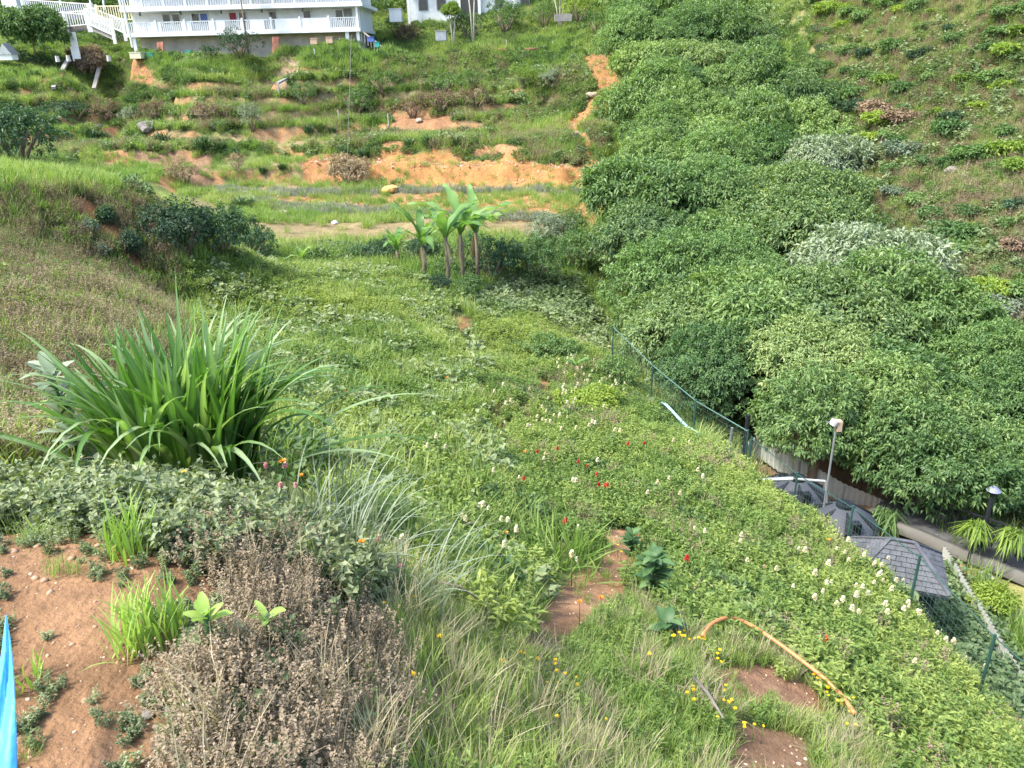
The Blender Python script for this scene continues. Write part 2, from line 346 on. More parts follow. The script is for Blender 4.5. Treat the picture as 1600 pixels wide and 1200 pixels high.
nt.links.new(tc.outputs['Object'], n1.inputs['Vector'])
mr = nt.nodes.new('ShaderNodeMapRange'); mr.inputs[1].default_value = .3; mr.inputs[2].default_value = .7; mr.inputs[3].default_value = .62; mr.inputs[4].default_value = 1.3
nt.links.new(n1.outputs[0], mr.inputs[0]); mm = nt.nodes.new('ShaderNodeVectorMath'); mm.operation = 'SCALE'; nt.links.new(va.outputs[0], mm.inputs[0]); nt.links.new(mr.outputs[0], mm.inputs['Scale'])
n3 = nt.nodes.new('ShaderNodeTexNoise'); n3.inputs['Scale'].default_value = 1.6; n3.inputs['Detail'].default_value = 7; n3.inputs['Roughness'].default_value = .65; nt.links.new(tc.outputs['Object'], n3.inputs['Vector'])
r3 = nt.nodes.new('ShaderNodeMapRange'); r3.inputs[1].default_value = .32; r3.inputs[2].default_value = .68; r3.inputs[3].default_value = .68; r3.inputs[4].default_value = 1.22; nt.links.new(n3.outputs[0], r3.inputs[0])
m3 = nt.nodes.new('ShaderNodeVectorMath'); m3.operation = 'SCALE'; nt.links.new(mm.outputs[0], m3.inputs[0]); nt.links.new(r3.outputs[0], m3.inputs['Scale'])
nt.links.new(m3.outputs[0], pb.inputs['Base Color']); pb.inputs['Roughness'].default_value = .95; pb.inputs['Specular IOR Level'].default_value = .15
n2 = nt.nodes.new('ShaderNodeTexNoise'); n2.inputs['Scale'].default_value = 45; n2.inputs['Detail'].default_value = 8; nt.links.new(tc.outputs['Object'], n2.inputs['Vector'])
bp = nt.nodes.new('ShaderNodeBump'); bp.inputs['Strength'].default_value = .7; bp.inputs['Distance'].default_value = .03; nt.links.new(n2.outputs[0], bp.inputs['Height']); nt.links.new(bp.outputs[0], pb.inputs['Normal'])
ob('hillside_ground', gm, gmat, kind='structure')

# ------------------------------------------------------------------ scattered ground cover
PROTO = {}
def proto(kind, meshes, m):
    c = bpy.data.collections.new('proto_'+kind)
    for i, (V, F, lv) in enumerate(meshes):
        me = npmesh(kind, V, F, lv); me.materials.append(m); o = bpy.data.objects.new('%s_%02d' % (kind, i), me); c.objects.link(o)
    PROTO[kind] = (c, len(meshes))
def scatter(name, kind, pts, scl, tint, label=None, tilt=.15, flat=None):
    if len(pts) == 0: return
    c, nv = PROTO[kind]; n = len(pts)
    me = bpy.data.meshes.new(name); me.vertices.add(n); me.vertices.foreach_set('co', pts.astype(np.float32).ravel())
    rot = np.stack([rng.normal(0, tilt, n), rng.normal(0, tilt, n), rng.uniform(0, 6.283, n)], 1)
    for nm, ty, dat, key in (('rot', 'FLOAT_VECTOR', rot, 'vector'), ('scl', 'FLOAT', scl, 'value'), ('tint', 'FLOAT', np.clip(tint, 0, 1), 'value'), ('idx', 'INT', rng.integers(0, nv, n), 'value')):
        at = me.attributes.new(nm, ty, 'POINT'); at.data.foreach_set(key, np.ascontiguousarray(dat, dtype=np.int32 if ty == 'INT' else np.float32).ravel())
    o = ob(name, me, kind='stuff', label=label or name.replace('_', ' '), category='ground cover')
    ng = bpy.data.node_groups.new(name, 'GeometryNodeTree'); ng.interface.new_socket('Geometry', in_out='INPUT', socket_type='NodeSocketGeometry'); ng.interface.new_socket('Geometry', in_out='OUTPUT', socket_type='NodeSocketGeometry')
    N = ng.nodes; gi = N.new('NodeGroupInput'); go = N.new('NodeGroupOutput'); ip = N.new('GeometryNodeInstanceOnPoints'); ci = N.new('GeometryNodeCollectionInfo')
    ci.inputs['Collection'].default_value = c; ci.inputs['Separate Children'].default_value = True; ci.inputs['Reset Children'].default_value = True
    def na(nm, ty):
        a = N.new('GeometryNodeInputNamedAttribute'); a.data_type = ty; a.inputs['Name'].default_value = nm; return a.outputs[0]
    e = N.new('FunctionNodeEulerToRotation'); L = ng.links
    L.new(na('rot', 'FLOAT_VECTOR'), e.inputs[0]); L.new(e.outputs[0], ip.inputs['Rotation']); L.new(na('scl', 'FLOAT'), ip.inputs['Scale']); L.new(na('idx', 'INT'), ip.inputs['Instance Index'])
    ip.inputs['Pick Instance'].default_value = True
    L.new(gi.outputs[0], ip.inputs['Points']); L.new(ci.outputs[0], ip.inputs['Instance']); L.new(ip.outputs[0], go.inputs[0])
    md = o.modifiers.new('scatter', 'NODES'); md.node_group = ng
    return o
def disc(n, r, pw=.5): a = rng.uniform(0, 6.283, n); q = r*rng.random(n)**pw; return np.stack([q*np.cos(a), q*np.sin(a), np.zeros(n)], 1)
def herb(nst, h, r, nl, L, Wd):
    st = disc(nst, r*.6); az = rng.uniform(0, 6.283, nst); out = []; hh = h*rng.uniform(.6, 1.1, nst)
    lean = rng.uniform(0, .5, nst)
    k = np.repeat(np.arange(nst), nl); t = rng.uniform(.15, 1, len(k))
    dirv = np.stack([np.cos(az)*np.sin(lean), np.sin(az)*np.sin(lean), np.cos(lean)], 1)
    Pb = st[k]+dirv[k]*(hh[k]*t)[:, None]; a = rng.uniform(0, 6.283, len(k)); el = rng.uniform(-.1, .9, len(k))*(.4+.6*t)
    D = np.stack([np.cos(a)*np.cos(el), np.sin(a)*np.cos(el), np.sin(el)], 1)
    return leaves(Pb, D, L*rng.uniform(.6, 1.2, len(k)), Wd*rng.uniform(.7, 1.2, len(k)), np.clip(rng.normal(.45, .2, len(k))+.15*t, 0, 1), droop=.2)
def tuft(nb, h, r, wd, curve=1.2, lean=.45):
    Pb = disc(nb, r); az = rng.uniform(0, 6.283, nb)
    return blades(Pb, az, h*rng.uniform(.5, 1.1, nb), wd, np.abs(rng.normal(0, lean, nb)), rng.uniform(.2, curve, nb), rng.random(nb), seg=3)
def ball(n, r, L, Wd, squash=.75, bias=.5):
    d = nrm(rng.normal(0, 1, (n, 3))); d[:, 2] = np.abs(d[:, 2])*squash
    lump = 1+.22*np.sin(d[:, 0]*5+1)*np.cos(d[:, 1]*6)+.12*np.sin(d[:, 2]*9+d[:, 0]*7)
    rr = r*rng.uniform(.55, 1, n)**bias*lump; Pb = d*rr[:, None]
    D = nrm(d*.8+rng.normal(0, .55, (n, 3))+np.array([0, 0, .15]))
    return leaves(Pb, D, L*rng.uniform(.6, 1.2, n), Wd*rng.uniform(.7, 1.2, n), np.clip(rng.normal(.5, .2, n), 0, 1))
MH = leafmat('herb_leaf', [(.05,.105,.022), (.13,.205,.04), (.30,.35,.085)], .35)
MG = leafmat('grass_blade', [(.09,.17,.03), (.17,.27,.05), (.33,.36,.12)], .4)
MD = leafmat('dry_weed', [(.12,.10,.055), (.24,.18,.12), (.35,.275,.19)], .2, rough=.8, spec=.1)
MS = leafmat('shrub_leaf', [(.035,.08,.025), (.085,.15,.045), (.19,.25,.075)], .3)
MB_ = leafmat('broad_leaf', [(.06,.11,.04), (.135,.19,.075), (.25,.29,.14)], .3)
ML = leafmat('grey_weed', [(.14,.15,.11), (.23,.24,.18), (.33,.33,.27)], .2, rough=.8)
MW = leafmat('grey_green_weed_leaf', [(.075,.11,.045), (.16,.20,.09), (.30,.33,.18)], .3)
MSTRAW = leafmat('straw', [(.2,.17,.1), (.33,.28,.17), (.45,.39,.26)], .25, rough=.7)
proto('herb', [herb(10, .3, .26, 16, .075, .026) for _ in range(4)], MH)
proto('grass', [tuft(46, .3, .13, .009) for _ in range(4)], MG)
proto('dry', [join(herb(20, .3, .22, 22, .021, .012), tuft(10, .34, .15, .004, .6, .3)) for _ in range(4)], MD)
proto('shrub', [ball(420, .42, .11, .055) for _ in range(4)], MS)
proto('broad', [herb(9, .24, .22, 9, .1, .055) for _ in range(4)], MB_)
proto('weed', [herb(14, .2, .16, 16, .045, .024) for _ in range(4)], MW)
proto('lav', [tuft(60, .32, .2, .013, .5, .35) for _ in range(3)], ML)
proto('straw', [tuft(34, .5, .1, .006, .9, .4) for _ in range(3)], MSTRAW)
def area(poly):
    x, y = poly[:, 0], poly[:, 1]; return .5*abs(np.dot(x, np.roll(y, 1))-np.dot(y, np.roll(x, 1)))
def sample(poly, dens, avoid=(), warp=0):
    mn, mxx = poly.min(0), poly.max(0); n = int(dens*np.prod(mxx-mn)); x = rng.uniform(mn[0], mxx[0], n); y = rng.uniform(mn[1], mxx[1], n)
    k = inside(poly, x, y); x, y = x[k], y[k]
    for a in avoid:
        q = ~inside(PL[a] if isinstance(a, str) else a, x+(fbm(x, y, .6, 61)-.5)*warp, y+(fbm(x, y, .6, 62)-.5)*warp); x, y = x[q], y[q]
    return np.stack([x, y, H(x, y)], 1) if len(x) else np.zeros((0, 3))
ALLS = list(SOIL)
REG = {
 'field':  [(285,425),(340,405),(560,412),(690,450),(705,480),(722,540),(752,610),(770,680),(800,760),(830,830),(860,940),(800,1010),(720,960),(640,890),(560,820),(470,740),(400,640),(330,560),(280,490)],
 'lower':  [(740,480),(850,490),(940,540),(1030,640),(1100,700),(1200,760),(1300,835),(1400,920),(1480,1030),(1600,1130),(1660,1260),(1420,1260),(1330,1130),(1200,1010),(1080,990),(990,930),(870,850),(800,740),(770,640),(745,570)],
 'front':  [(560,830),(700,930),(800,1010),(1000,930),(1100,1000),(1200,1010),(1330,1130),(1430,1280),(560,1280),(560,1100),(600,1000)],
 'brownp': [(270,900),(350,830),(440,850),(560,960),(640,1060),(600,1280),(250,1280),(275,1080),(350,945)],
 'bankL':  [(-80,300),(120,300),(245,322),(290,420),(280,500),(330,600),(100,730),(-80,760)],
 'topL':   [(-80,262),(100,268),(200,292),(180,308),(0,310),(-80,310)],
 'gully':  [(735,470),(780,440),(900,440),(960,520),(940,560),(850,500),(745,500)],
 'far1':   [(-60,140),(250,130),(560,110),(700,90),(900,80),(990,150),(940,260),(900,262),(600,232),(300,245),(60,250),(-60,230)],
 'far2':   [(100,240),(480,246),(600,290),(940,290),(940,380),(700,385),(430,390),(250,320),(180,290)],
 'upper':  [(-60,112),(100,112),(300,104),(600,74),(900,60),(960,40),(990,150),(900,80),(700,95),(560,115),(250,135),(-60,145)],
 'hill':   [(1260,-60),(1700,-60),(1700,560),(1600,560),(1480,440),(1330,330),(1290,200)],
 'yardR':  [(1420,930),(1480,890),(1560,1000),(1680,1180),(1640,1200),(1480,1040)],
}
RP = {k: plan(v, 40) for k, v in REG.items()}
def nz(p, s, sd): return fbm(p[:, 0], p[:, 1], s, sd)
def put(name, kind, reg, dens, smin, smax, tint=(0.5, .25), patch=None, avoid=ALLS, warp=.25, label=None):
    poly = RP[reg] if isinstance(reg, str) else reg
    p = sample(poly, dens, avoid, warp)
    if isinstance(reg, str) and reg == 'far1' and len(p):
        rs_ = riser(p[:, 0], p[:, 1]) & (fbm(p[:, 0], p[:, 1], 3.5, 97) > .5); p = p[~(rs_ & (rng.random(len(p)) < .85))]
    if patch and len(p):
        s, sd_, thr = patch; p = p[(nz(p, s, sd_)+rng.normal(0, .05, len(p))) > thr]
    if not len(p): return
    t = tint[0]+(nz(p, 3, 77)-.5)*1.5*tint[1]*3+rng.normal(0, tint[1]*.5, len(p))
    scatter(name, kind, p, rng.uniform(smin, smax, len(p)), t, label)
put('field_herbs', 'herb', 'field', 26, .75, 1.25, (.58, .3), label='dense leafy green flower crop covering the middle field')
put('field_grass', 'grass', 'field', 16, .7, 1.3, (.6, .3), label='grass growing among the crop of the middle field')
put('slope_herbs', 'herb', 'lower', 48, .6, 1.05, (.5, .3), label='dense leafy plants covering the slope down to the fence')
put('slope_grass', 'grass', 'lower', 22, .6, 1.1, (.5, .3), patch=(2, 12, .45), label='grass among the plants on the slope to the fence')
put('near_grass', 'grass', 'front', 110, .32, .66, (.62, .3), warp=.2, label='grass on the near slope below the camera')
put('near_straw', 'straw', 'front', 60, .3, .65, (.6, .3), patch=(1.2, 14, .44), label='dry pale straw grass on the near slope')
put('near_herbs', 'herb', 'front', 40, .35, .6, (.5, .3), patch=(1.0, 15, .47), label='small leafy weeds on the near slope')
put('brown_weeds', 'dry', 'brownp', 310, .32, .66, (.55, .25), avoid=['dirt'], warp=.15, label='brown seeding weeds at the edge of the bare earth')
put('brown_weed_straw', 'straw', 'brownp', 28, .3, .7, (.4, .3), avoid=['dirt'], patch=(.6, 29, .48), label='thin dry stalks among the brown weeds')
put('brown_weed_grass', 'grass', 'brownp', 40, .4, .8, (.6, .3), avoid=['dirt'], patch=(.7, 28, .5), label='grass blades among the brown weeds')
put('brown_weed_greens', 'broad', 'brownp', 60, .25, .45, (.35, .3), avoid=['dirt'], patch=(.8, 16, .5), label='small green leaves among the brown weeds')
put('bank_dry', 'dry', 'bankL', 38, .8, 1.6, (.5, .3), avoid=['cut'], label='dry brown weeds on the left bank')
put('bank_grass', 'grass', 'bankL', 40, .8, 1.5, (.7, .3), avoid=['cut'], label='grass on the left bank')
put('bank_herbs', 'herb', 'bankL', 14, .8, 1.3, (.5, .3), avoid=['cut'], patch=(1.8, 17, .5), label='leafy weeds on the left bank')
put('top_grass', 'grass', 'topL', 40, 1.1, 1.9, (.75, .2), avoid=[], label='bright tall grass on top of the left bank')
put('gully_herbs', 'broad', 'gully', 14, 1, 1.8, (.45, .3), label='green growth in the gully behind the field')
put('terrace_grass', 'grass', 'far1', 9, 1.5, 2.8, (.6, .3), label='grass on the far terraces')
put('terrace_shrubs', 'shrub', 'far1', 2.4, .7, 1.6, (.55, .35), patch=(5, 18, .47), label='rough shrubby growth on the far terraces')
put('terrace_herbs', 'broad', 'far1', 4, 1.5, 2.8, (.5, .3), patch=(4, 19, .48), label='leafy growth on the far terraces')
put('terrace_dry', 'dry', 'far1', 4, 1.6, 3, (.5, .3), patch=(4, 20, .5), label='dry weeds on the far terraces')
put('level_grass', 'grass', 'far2', 8, 1.2, 2.2, (.7, .3), patch=(3, 22, .47), label='grass on the lower far terrace')
put('house_grass', 'grass', 'upper', 7, 1.8, 3.2, (.6, .3), label='grass below the white house')
put('house_shrubs', 'shrub', 'upper', 1.4, .8, 1.7, (.5, .35), label='rough growth below the white house')
put('hill_grass', 'grass', 'hill', 18, .85, 1.5, (.85, .25), avoid=['hill1'], label='grass on the right hillside')
put('hill_dry', 'dry', 'hill', 12, .9, 1.9, (.6, .3), avoid=[], label='dry brown growth on the right hillside')
put('hill_herbs', 'broad', 'hill', 5, 1.2, 2.2, (.6, .3), avoid=['hill2'], patch=(3, 86, .47), label='leafy low growth on the right hillside')
put('hill_shrubs', 'shrub', 'hill', 2.4, .45, 1.0, (.85, .3), avoid=[], label='small shrubs between the bushes of the right hillside')
put('yard_plants', 'broad', 'yardR', 34, .9, 1.6, (.5, .3), avoid=[], label='bright leafy plants between the wire fence and the pale sheet wall')
# grey lavender-like rows on the terrace
for i, row in enumerate([[(330,296),(480,300),(640,297),(800,296),(940,300),(940,306),(800,301),(640,303),(480,308),(340,306)], [(380,308),(480,322),(620,330),(620,338),(480,336),(380,320)], [(640,332),(760,336),(900,340),(900,347),(760,344),(640,340)]]):
    p = sample(plan(row, 40), 16); scatter('grey_row', 'lav', p, rng.uniform(.8, 1.5, len(p)), rng.uniform(.2, .9, len(p)), 'grey-green row of low plants along the far terrace')
# everything between the named patches
ever = [RP[k] for k in RP]+[k for k in PL]
rest = np.array([(-14,7),(12,7),(16,10),(22,20),(22,34),(20,50),(30,50),(42,70),(55,125),(-62,112),(-75,84),(-42,40),(-26,20)], float)
put('rough_grass', 'grass', rest, 9, 1.2, 2.3, (.6, .3), avoid=ever, warp=.5, label='rough grass filling the slopes between the terraces')
put('rough_weeds', 'broad', rest, 4, 1.2, 2.2, (.5, .3), patch=(3, 71, .47), avoid=ever, warp=.5, label='leafy weeds filling the slopes between the terraces')
put('rough_scrub', 'shrub', rest, 1.0, .7, 1.5, (.5, .35), patch=(4, 72, .47), avoid=ever, warp=.5, label='low scrub filling the slopes between the terraces')
put('field_clumps', 'shrub', 'field', 1.6, .5, .95, (.75, .3), patch=(1.5, 73, .48), label='bushier plants standing in the flower crop')
put('slope_clumps', 'shrub', 'lower', 1.8, .4, .75, (.6, .35), patch=(1.5, 74, .47), label='bushier plants on the slope down to the fence')
put('field_lime', 'broad', 'field', 9, 1.0, 1.7, (.95, .1), patch=(1.1, 81, .53), label='lime green leafy patches in the flower crop')
put('field_dark', 'shrub', 'field', 1.2, .5, .9, (.1, .15), patch=(1.7, 82, .5), label='darker bushy plants in the flower crop')
put('slope_dark', 'shrub', 'lower', 1.6, .35, .7, (.1, .15), patch=(1.3, 83, .5), label='darker bushy plants on the slope to the fence')
put('slope_brown', 'dry', 'lower', 8, .7, 1.2, (.5, .3), patch=(1.4, 84, .54), label='brown seed heads on the slope to the fence')
put('field_tall_grass', 'grass', 'field', 7, 1.2, 1.9, (.85, .2), patch=(1.3, 75, .52), label='taller pale grass in the flower crop')
put('terrace_tread_grass', 'grass', PL['tread'], 7, 1, 1.9, (.7, .3), avoid=[], patch=(1.5, 76, .48), label='grass on the earth of the lower terrace')
put('terrace_path_grass', 'grass', PL['strip'], 5, .7, 1.3, (.7, .3), avoid=[], patch=(1.5, 78, .5), label='grass along the terrace path')
# behind the house
bgp = np.array([(-95,88),(-40,94),(-12,94),(20,90),(40,125),(-100,125)], float)
p = sample(bgp, .5); scatter('background_growth', 'shrub', p, rng.uniform(2, 4.5, len(p)), rng.random(len(p)), 'green growth on the hill behind the houses')
# sparse weeds on the bare earth + pebbles
p = sample(PL['dirt'], 5); p = p[nz(p, .5, 9) > .5]; scatter('earth_weeds', 'broad', p, rng.uniform(.08, .22, len(p)), rng.uniform(.5, 1, len(p)), 'tiny weeds on the bare earth')
def pebble():
    b_ = bmesh.new(); bmesh.ops.create_icosphere(b_, subdivisions=1, radius=1); V = np.array([v.co[:] for v in b_.verts])*rng.uniform(.6, 1.2, (len(b_.verts), 1))*np.array([1, .8, .6]); F = np.array([[v.index for v in f.verts] for f in b_.faces]); b_.free(); return V, F, np.full(len(V), .5)
MP = leafmat('pebble_stone', [(.32,.19,.12), (.5,.33,.22), (.62,.5,.4)], 0, rough=.9)
proto('pebble', [pebble() for _ in range(4)], MP)
def near_edge(p, poly, d_):
    a = np.repeat(poly, 1, 0); b2 = np.roll(a, -1, 0); ab = b2-a; out = np.full(len(p), 1e9)
    for i in range(len(a)):
        t_ = np.clip(((p[:, :2]-a[i])@ab[i])/(ab[i]@ab[i]+1e-9), 0, 1); out = np.minimum(out, np.hypot(*(p[:, :2]-a[i]-t_[:, None]*ab[i]).T))
    return out < d_*rng.random(len(p))
p = sample(PL['dirt'], 260); p = p[near_edge(p, PL['dirt'], .28)]; scatter('earth_edge_weeds', 'weed', p, rng.uniform(.08, .3, len(p)), rng.random(len(p)), 'straggling weeds creeping over the edge of the bare earth')
p = sample(PL['dirt'], 60); p = p[nz(p, .35, 33) > .55]; scatter('earth_grass', 'grass', p, rng.uniform(.15, .4, len(p)), rng.random(len(p)), 'short grass sprouting from the bare earth')
p = sample(PL['dirt'], 40); scatter('earth_clods', 'pebble', p, rng.uniform(.008, .022, len(p)), rng.uniform(0, .4, len(p)), 'clods of earth on the bare ground')
p = sample(PL['dirt'], 420); scatter('pebbles', 'pebble', p, .0022+.008*rng.random(len(p))**3, rng.random(len(p)), 'small reddish pebbles on the bare earth')
for k in ('path', 'low', 'low2'):
    p = sample(PL[k], 110); scatter('path_pebbles', 'pebble', p, .004+.018*rng.random(len(p))**3, rng.random(len(p)), 'small stones on bare soil of the slope')
for k in ('bank', 'bank2', 'erode', 'left', 'tread'):
    p = sample(PL[k], 5); scatter('bank_stones', 'pebble', p, .02+.12*rng.random(len(p))**3, rng.random(len(p)), 'stones and clods lying on the orange earth')
    p = sample(PL[k], 1.6); scatter('bank_weeds', 'grass', p, rng.uniform(.8, 1.8, len(p)), rng.uniform(.3, 1, len(p)), 'weeds growing on the orange earth')
for k in ('low', 'low2', 'path', 'brown', 'brown2', 'trail2'):
    p = sample(PL[k], 55 if k[:3] == 'low' else 14); p = p[nz(p, .4, 44) > .46]; scatter('soil_grass', 'grass', p, rng.uniform(.2, .55, len(p)), rng.random(len(p)), 'short grass growing on bare soil of the slope')
for k in ('left', 'left2', 'left3', 'trail'):
    p = sample(PL[k], 7); p = p[nz(p, 1.5, 46) > .42]; scatter('soil_weeds', 'grass', p, rng.uniform(.7, 1.6, len(p)), rng.random(len(p)), 'weeds on the red soil below the house')
for k in ('bank', 'bank2', 'erode'):
    p = sample(PL[k], 40); scatter('bank_rubble', 'pebble', p, .01+.06*rng.random(len(p))**3, rng.random(len(p)), 'loose rubble on the orange earth')
# hedge of green leaves behind the bare earth
hp = plan([(-60,835),(60,828),(180,838),(280,872),(350,900),(420,850),(430,800),(330,790),(200,790),(-60,800)], 40)
p = sample(hp, 420); scatter('edge_leaves', 'weed', p, rng.uniform(.4, .85, len(p)), rng.uniform(.15, .8, len(p)), 'low leafy weeds along the edge of the bare earth')
hp2 = np.array([(-4.6,2.7),(-1.9,2.65),(-.75,2.5),(-.6,3.3),(-1.4,3.7),(-4.6,3.6)]); p = sample(hp2, 190); scatter('edge_leaves_back', 'weed', p, rng.uniform(.6, 1.1, len(p)), rng.uniform(.1, .9, len(p)), 'leafy weeds in front of the tall grass clump')
#MORE
# ------------------------------------------------------------------ materials for built things
M_white = simple('white_paint', (.78, .79, .78), .55, vary=.13, scale=1.5)
M_cream = simple('cream_paint', (.72, .67, .45), .6, vary=.1)
M_beige = simple('stained_plaster', (.50, .44, .39), .85, vary=.25, scale=1.2)
M_concrete = simple('concrete', (.27, .26, .24), .9, vary=.25, scale=2)
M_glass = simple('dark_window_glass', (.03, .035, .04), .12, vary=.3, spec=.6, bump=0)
M_curt = simple('red_curtain', (.30, .05, .07), .8)
M_metalgrey = simple('galvanised_metal', (.42, .44, .45), .45, .6, vary=.2)
M_green = simple('dark_green_paint', (.03, .085, .07), .5, vary=.2)
M_wire = simple('green_wire', (.10, .19, .16), .5, .2)
M_pipe = simple('turquoise_pipe', (.30, .50, .50), .5)
M_tank = simple('black_tank_plastic', (.06, .063, .078), .6, vary=.15, scale=4, bump=.1)
M_tankd = simple('black_plastic_cap', (.012, .013, .015), .4)
M_slate = simple('grey_shingle', (.105, .11, .125), .8, vary=.3, scale=6)
M_dark = simple('dark_green_boards', (.022, .035, .035), .7, vary=.3)
M_sheet = simple('pale_corrugated_sheet', (.42, .44, .41), .5, .1, vary=.15)
M_hose = simple('orange_hose', (.62, .25, .10), .45, vary=.12)
M_blue = simple('blue_tarpaulin', (.06, .34, .62), .5, vary=.15, scale=3, bump=.3)
M_bark = simple('bark', (.22, .17, .12), .9, vary=.35, scale=6, bump=.6)
M_palebark = simple('pale_bark', (.46, .42, .35), .9, vary=.3, scale=6, bump=.4)
M_black = simple('black_metal', (.02, .022, .028), .5)
M_stone = simple('stone', (.20, .18, .16), .9, vary=.3, scale=5, bump=.6)
M_pstone = simple('pale_stone', (.38, .31, .24), .9, vary=.25, scale=8, bump=.5)
M_roof = simple('rust_roof', (.30, .20, .16), .7, vary=.3)
M_teal = simple('teal_plastic', (.05, .38, .33), .4)
M_pink = simple('faded_red_plastic', (.55, .14, .14), .5)
M_rust = simple('rusty_red', (.30, .12, .08), .8, vary=.4)
M_orange = simple('orange_cloth', (.60, .28, .12), .8)
M_bluep = simple('blue_plastic', (.10, .16, .42), .5)
M_asph = simple('asphalt', (.07, .07, .07), .9, vary=.3, scale=5)
M_kerb = simple('kerb_concrete', (.13, .125, .11), .9)
M_lampw = simple('white_lamp_cover', (.5, .48, .46), .4)
M_tan = simple('tan_card', (.55, .38, .26), .8)
M_dry = leafmat('dry_bush_leaf', [(.18, .13, .09), (.34, .25, .16), (.48, .38, .26)], .2, rough=.85, spec=.1, inst=False)
M_crown = leafmat('tree_leaf', [(.05,.115,.03), (.165,.25,.07), (.32,.39,.14)], .32, rough=.45, spec=.4, inst=False)
M_crown2 = leafmat('pale_tree_leaf', [(.06,.12,.04), (.18,.25,.08), (.34,.39,.15)], .3, rough=.45, spec=.4, inst=False)
M_crown3 = leafmat('silvery_tree_leaf', [(.12, .17, .09), (.24, .29, .18), (.42, .45, .33)], .25, rough=.5, spec=.4, inst=False)
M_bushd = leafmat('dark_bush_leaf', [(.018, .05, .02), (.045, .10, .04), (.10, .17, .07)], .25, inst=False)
M_bushm = leafmat('green_bush_leaf', [(.05, .11, .03), (.11, .19, .05), (.21, .28, .08)], .3, inst=False)
M_bushy = leafmat('yellow_green_bush_leaf', [(.10, .17, .02), (.20, .28, .035), (.33, .38, .06)], .35, inst=False)
M_bushg = leafmat('grey_green_bush_leaf', [(.10, .14, .09), (.20, .24, .16), (.33, .37, .27)], .25, inst=False)
M_bushb = leafmat('brown_bush_leaf', [(.11, .075, .05), (.22, .15, .10), (.33, .24, .17)], .2, rough=.8, spec=.1, inst=False)
M_strap = leafmat('strap_leaf', [(.015, .045, .015), (.045, .105, .035), (.12, .19, .07)], .2, inst=False)
M_blade = leafmat('cane_grass_leaf', [(.025,.075,.01), (.085,.19,.022), (.36,.45,.24)], .42, rough=.33, spec=.55, inst=False)
M_banana = leafmat('banana_leaf', [(.08, .18, .04), (.16, .28, .07), (.28, .38, .13)], .4, rough=.4, spec=.4, inst=False)
M_dock = leafmat('dock_leaf', [(.035, .09, .025), (.075, .15, .045), (.15, .23, .08)], .25, inst=False)
M_lime = leafmat('lime_leaf', [(.16, .27, .04), (.26, .37, .07), (.38, .46, .14)], .35, inst=False)
M_petw = leafmat('cream_petal', [(.7, .62, .42), (.8, .76, .62), (.85, .83, .75)], .2, inst=False)
M_petr = leafmat('red_petal', [(.5, .03, .04), (.65, .08, .06), (.7, .2, .12)], .2, inst=False)
M_pety = leafmat('yellow_petal', [(.75, .5, .01), (.85, .62, .02), (.9, .72, .05)], .2, inst=False)
M_petp = leafmat('pink_petal', [(.6, .25, .3), (.7, .36, .4), (.75, .5, .5)], .2, inst=False)
M_peto = leafmat('orange_petal', [(.7, .25, .02), (.8, .36, .04), (.85, .45, .08)], .2, inst=False)

# ------------------------------------------------------------------ trees and bushes
def crown(R, lobes, sprigs, per, L, Wd, flat=.8, seed=0):
    r_ = np.random.default_rng(seed); lob = []
    for i in range(lobes):
        d = nrm(r_.normal(0, 1, 3)); d[2] = abs(d[2])*.9-.15; lob.append((d*R*r_.uniform(.35, .72), R*r_.uniform(.3, .5)))
    lob.append((np.zeros(3), R*.6))
    Ps, Ds, lv = [], [], []
    w = np.array([l[1]**2 for l in lob]); w /= w.sum()
    for i in range(sprigs):
        c, r = lob[r_.choice(len(lob), p=w)]
        nd = nrm(r_.normal(0, 1, 3)); nd[2] = nd[2] if nd[2] > -.55 else -nd[2]*.5; nd = nrm(nd)
        p = c+nd*r*r_.uniform(.82, 1.12)
        sv = np.clip(r_.normal(.45, .2), 0, 1)
        a = nrm(nd[None]*.45+r_.normal(0, .6, (per, 3))+np.array([0, 0, -.18]))
        Ps.append(p[None]+a*L*.25+r_.normal(0, L*.35, (per, 3))); Ds.append(a); lv.append(np.clip(sv+r_.normal(0, .13, per), 0, 1))
    Ps = np.concatenate(Ps); Ds = np.concatenate(Ds); lv = np.concatenate(lv); Ps[:, 2] *= flat
    n = len(Ps); N = nrm(Ps/R*.6+np.array([0, 0, .9])+r_.normal(0, .35, (n, 3)))
    return leaves(Ps, Ds, L*r_.uniform(.6, 1.25, n), Wd*r_.uniform(.7, 1.2, n), lv, droop=.28, N=N)
def trunkmesh(h, r, spread, n=5, seed=0):
    r_ = np.random.default_rng(seed); parts = [tube([(0, 0, -.6), (r_.normal(0, .05), r_.normal(0, .05), h*.3), (r_.normal(0, .1), r_.normal(0, .1), h*.62), (0, 0, h*.95)], [r*1.3, r, r*.75, r*.3], 8)]
    for i in range(n):
        a = i*6.283/n+r_.uniform(-.4, .4); z0 = h*r_.uniform(.35, .6); e = spread*r_.uniform(.6, 1)
        parts.append(tube([(0, 0, z0), (math.cos(a)*e*.4, math.sin(a)*e*.4, z0+h*.16), (math.cos(a)*e, math.sin(a)*e, z0+h*.34)], [r*.5, r*.32, r*.1], 6))
    return join(*parts)
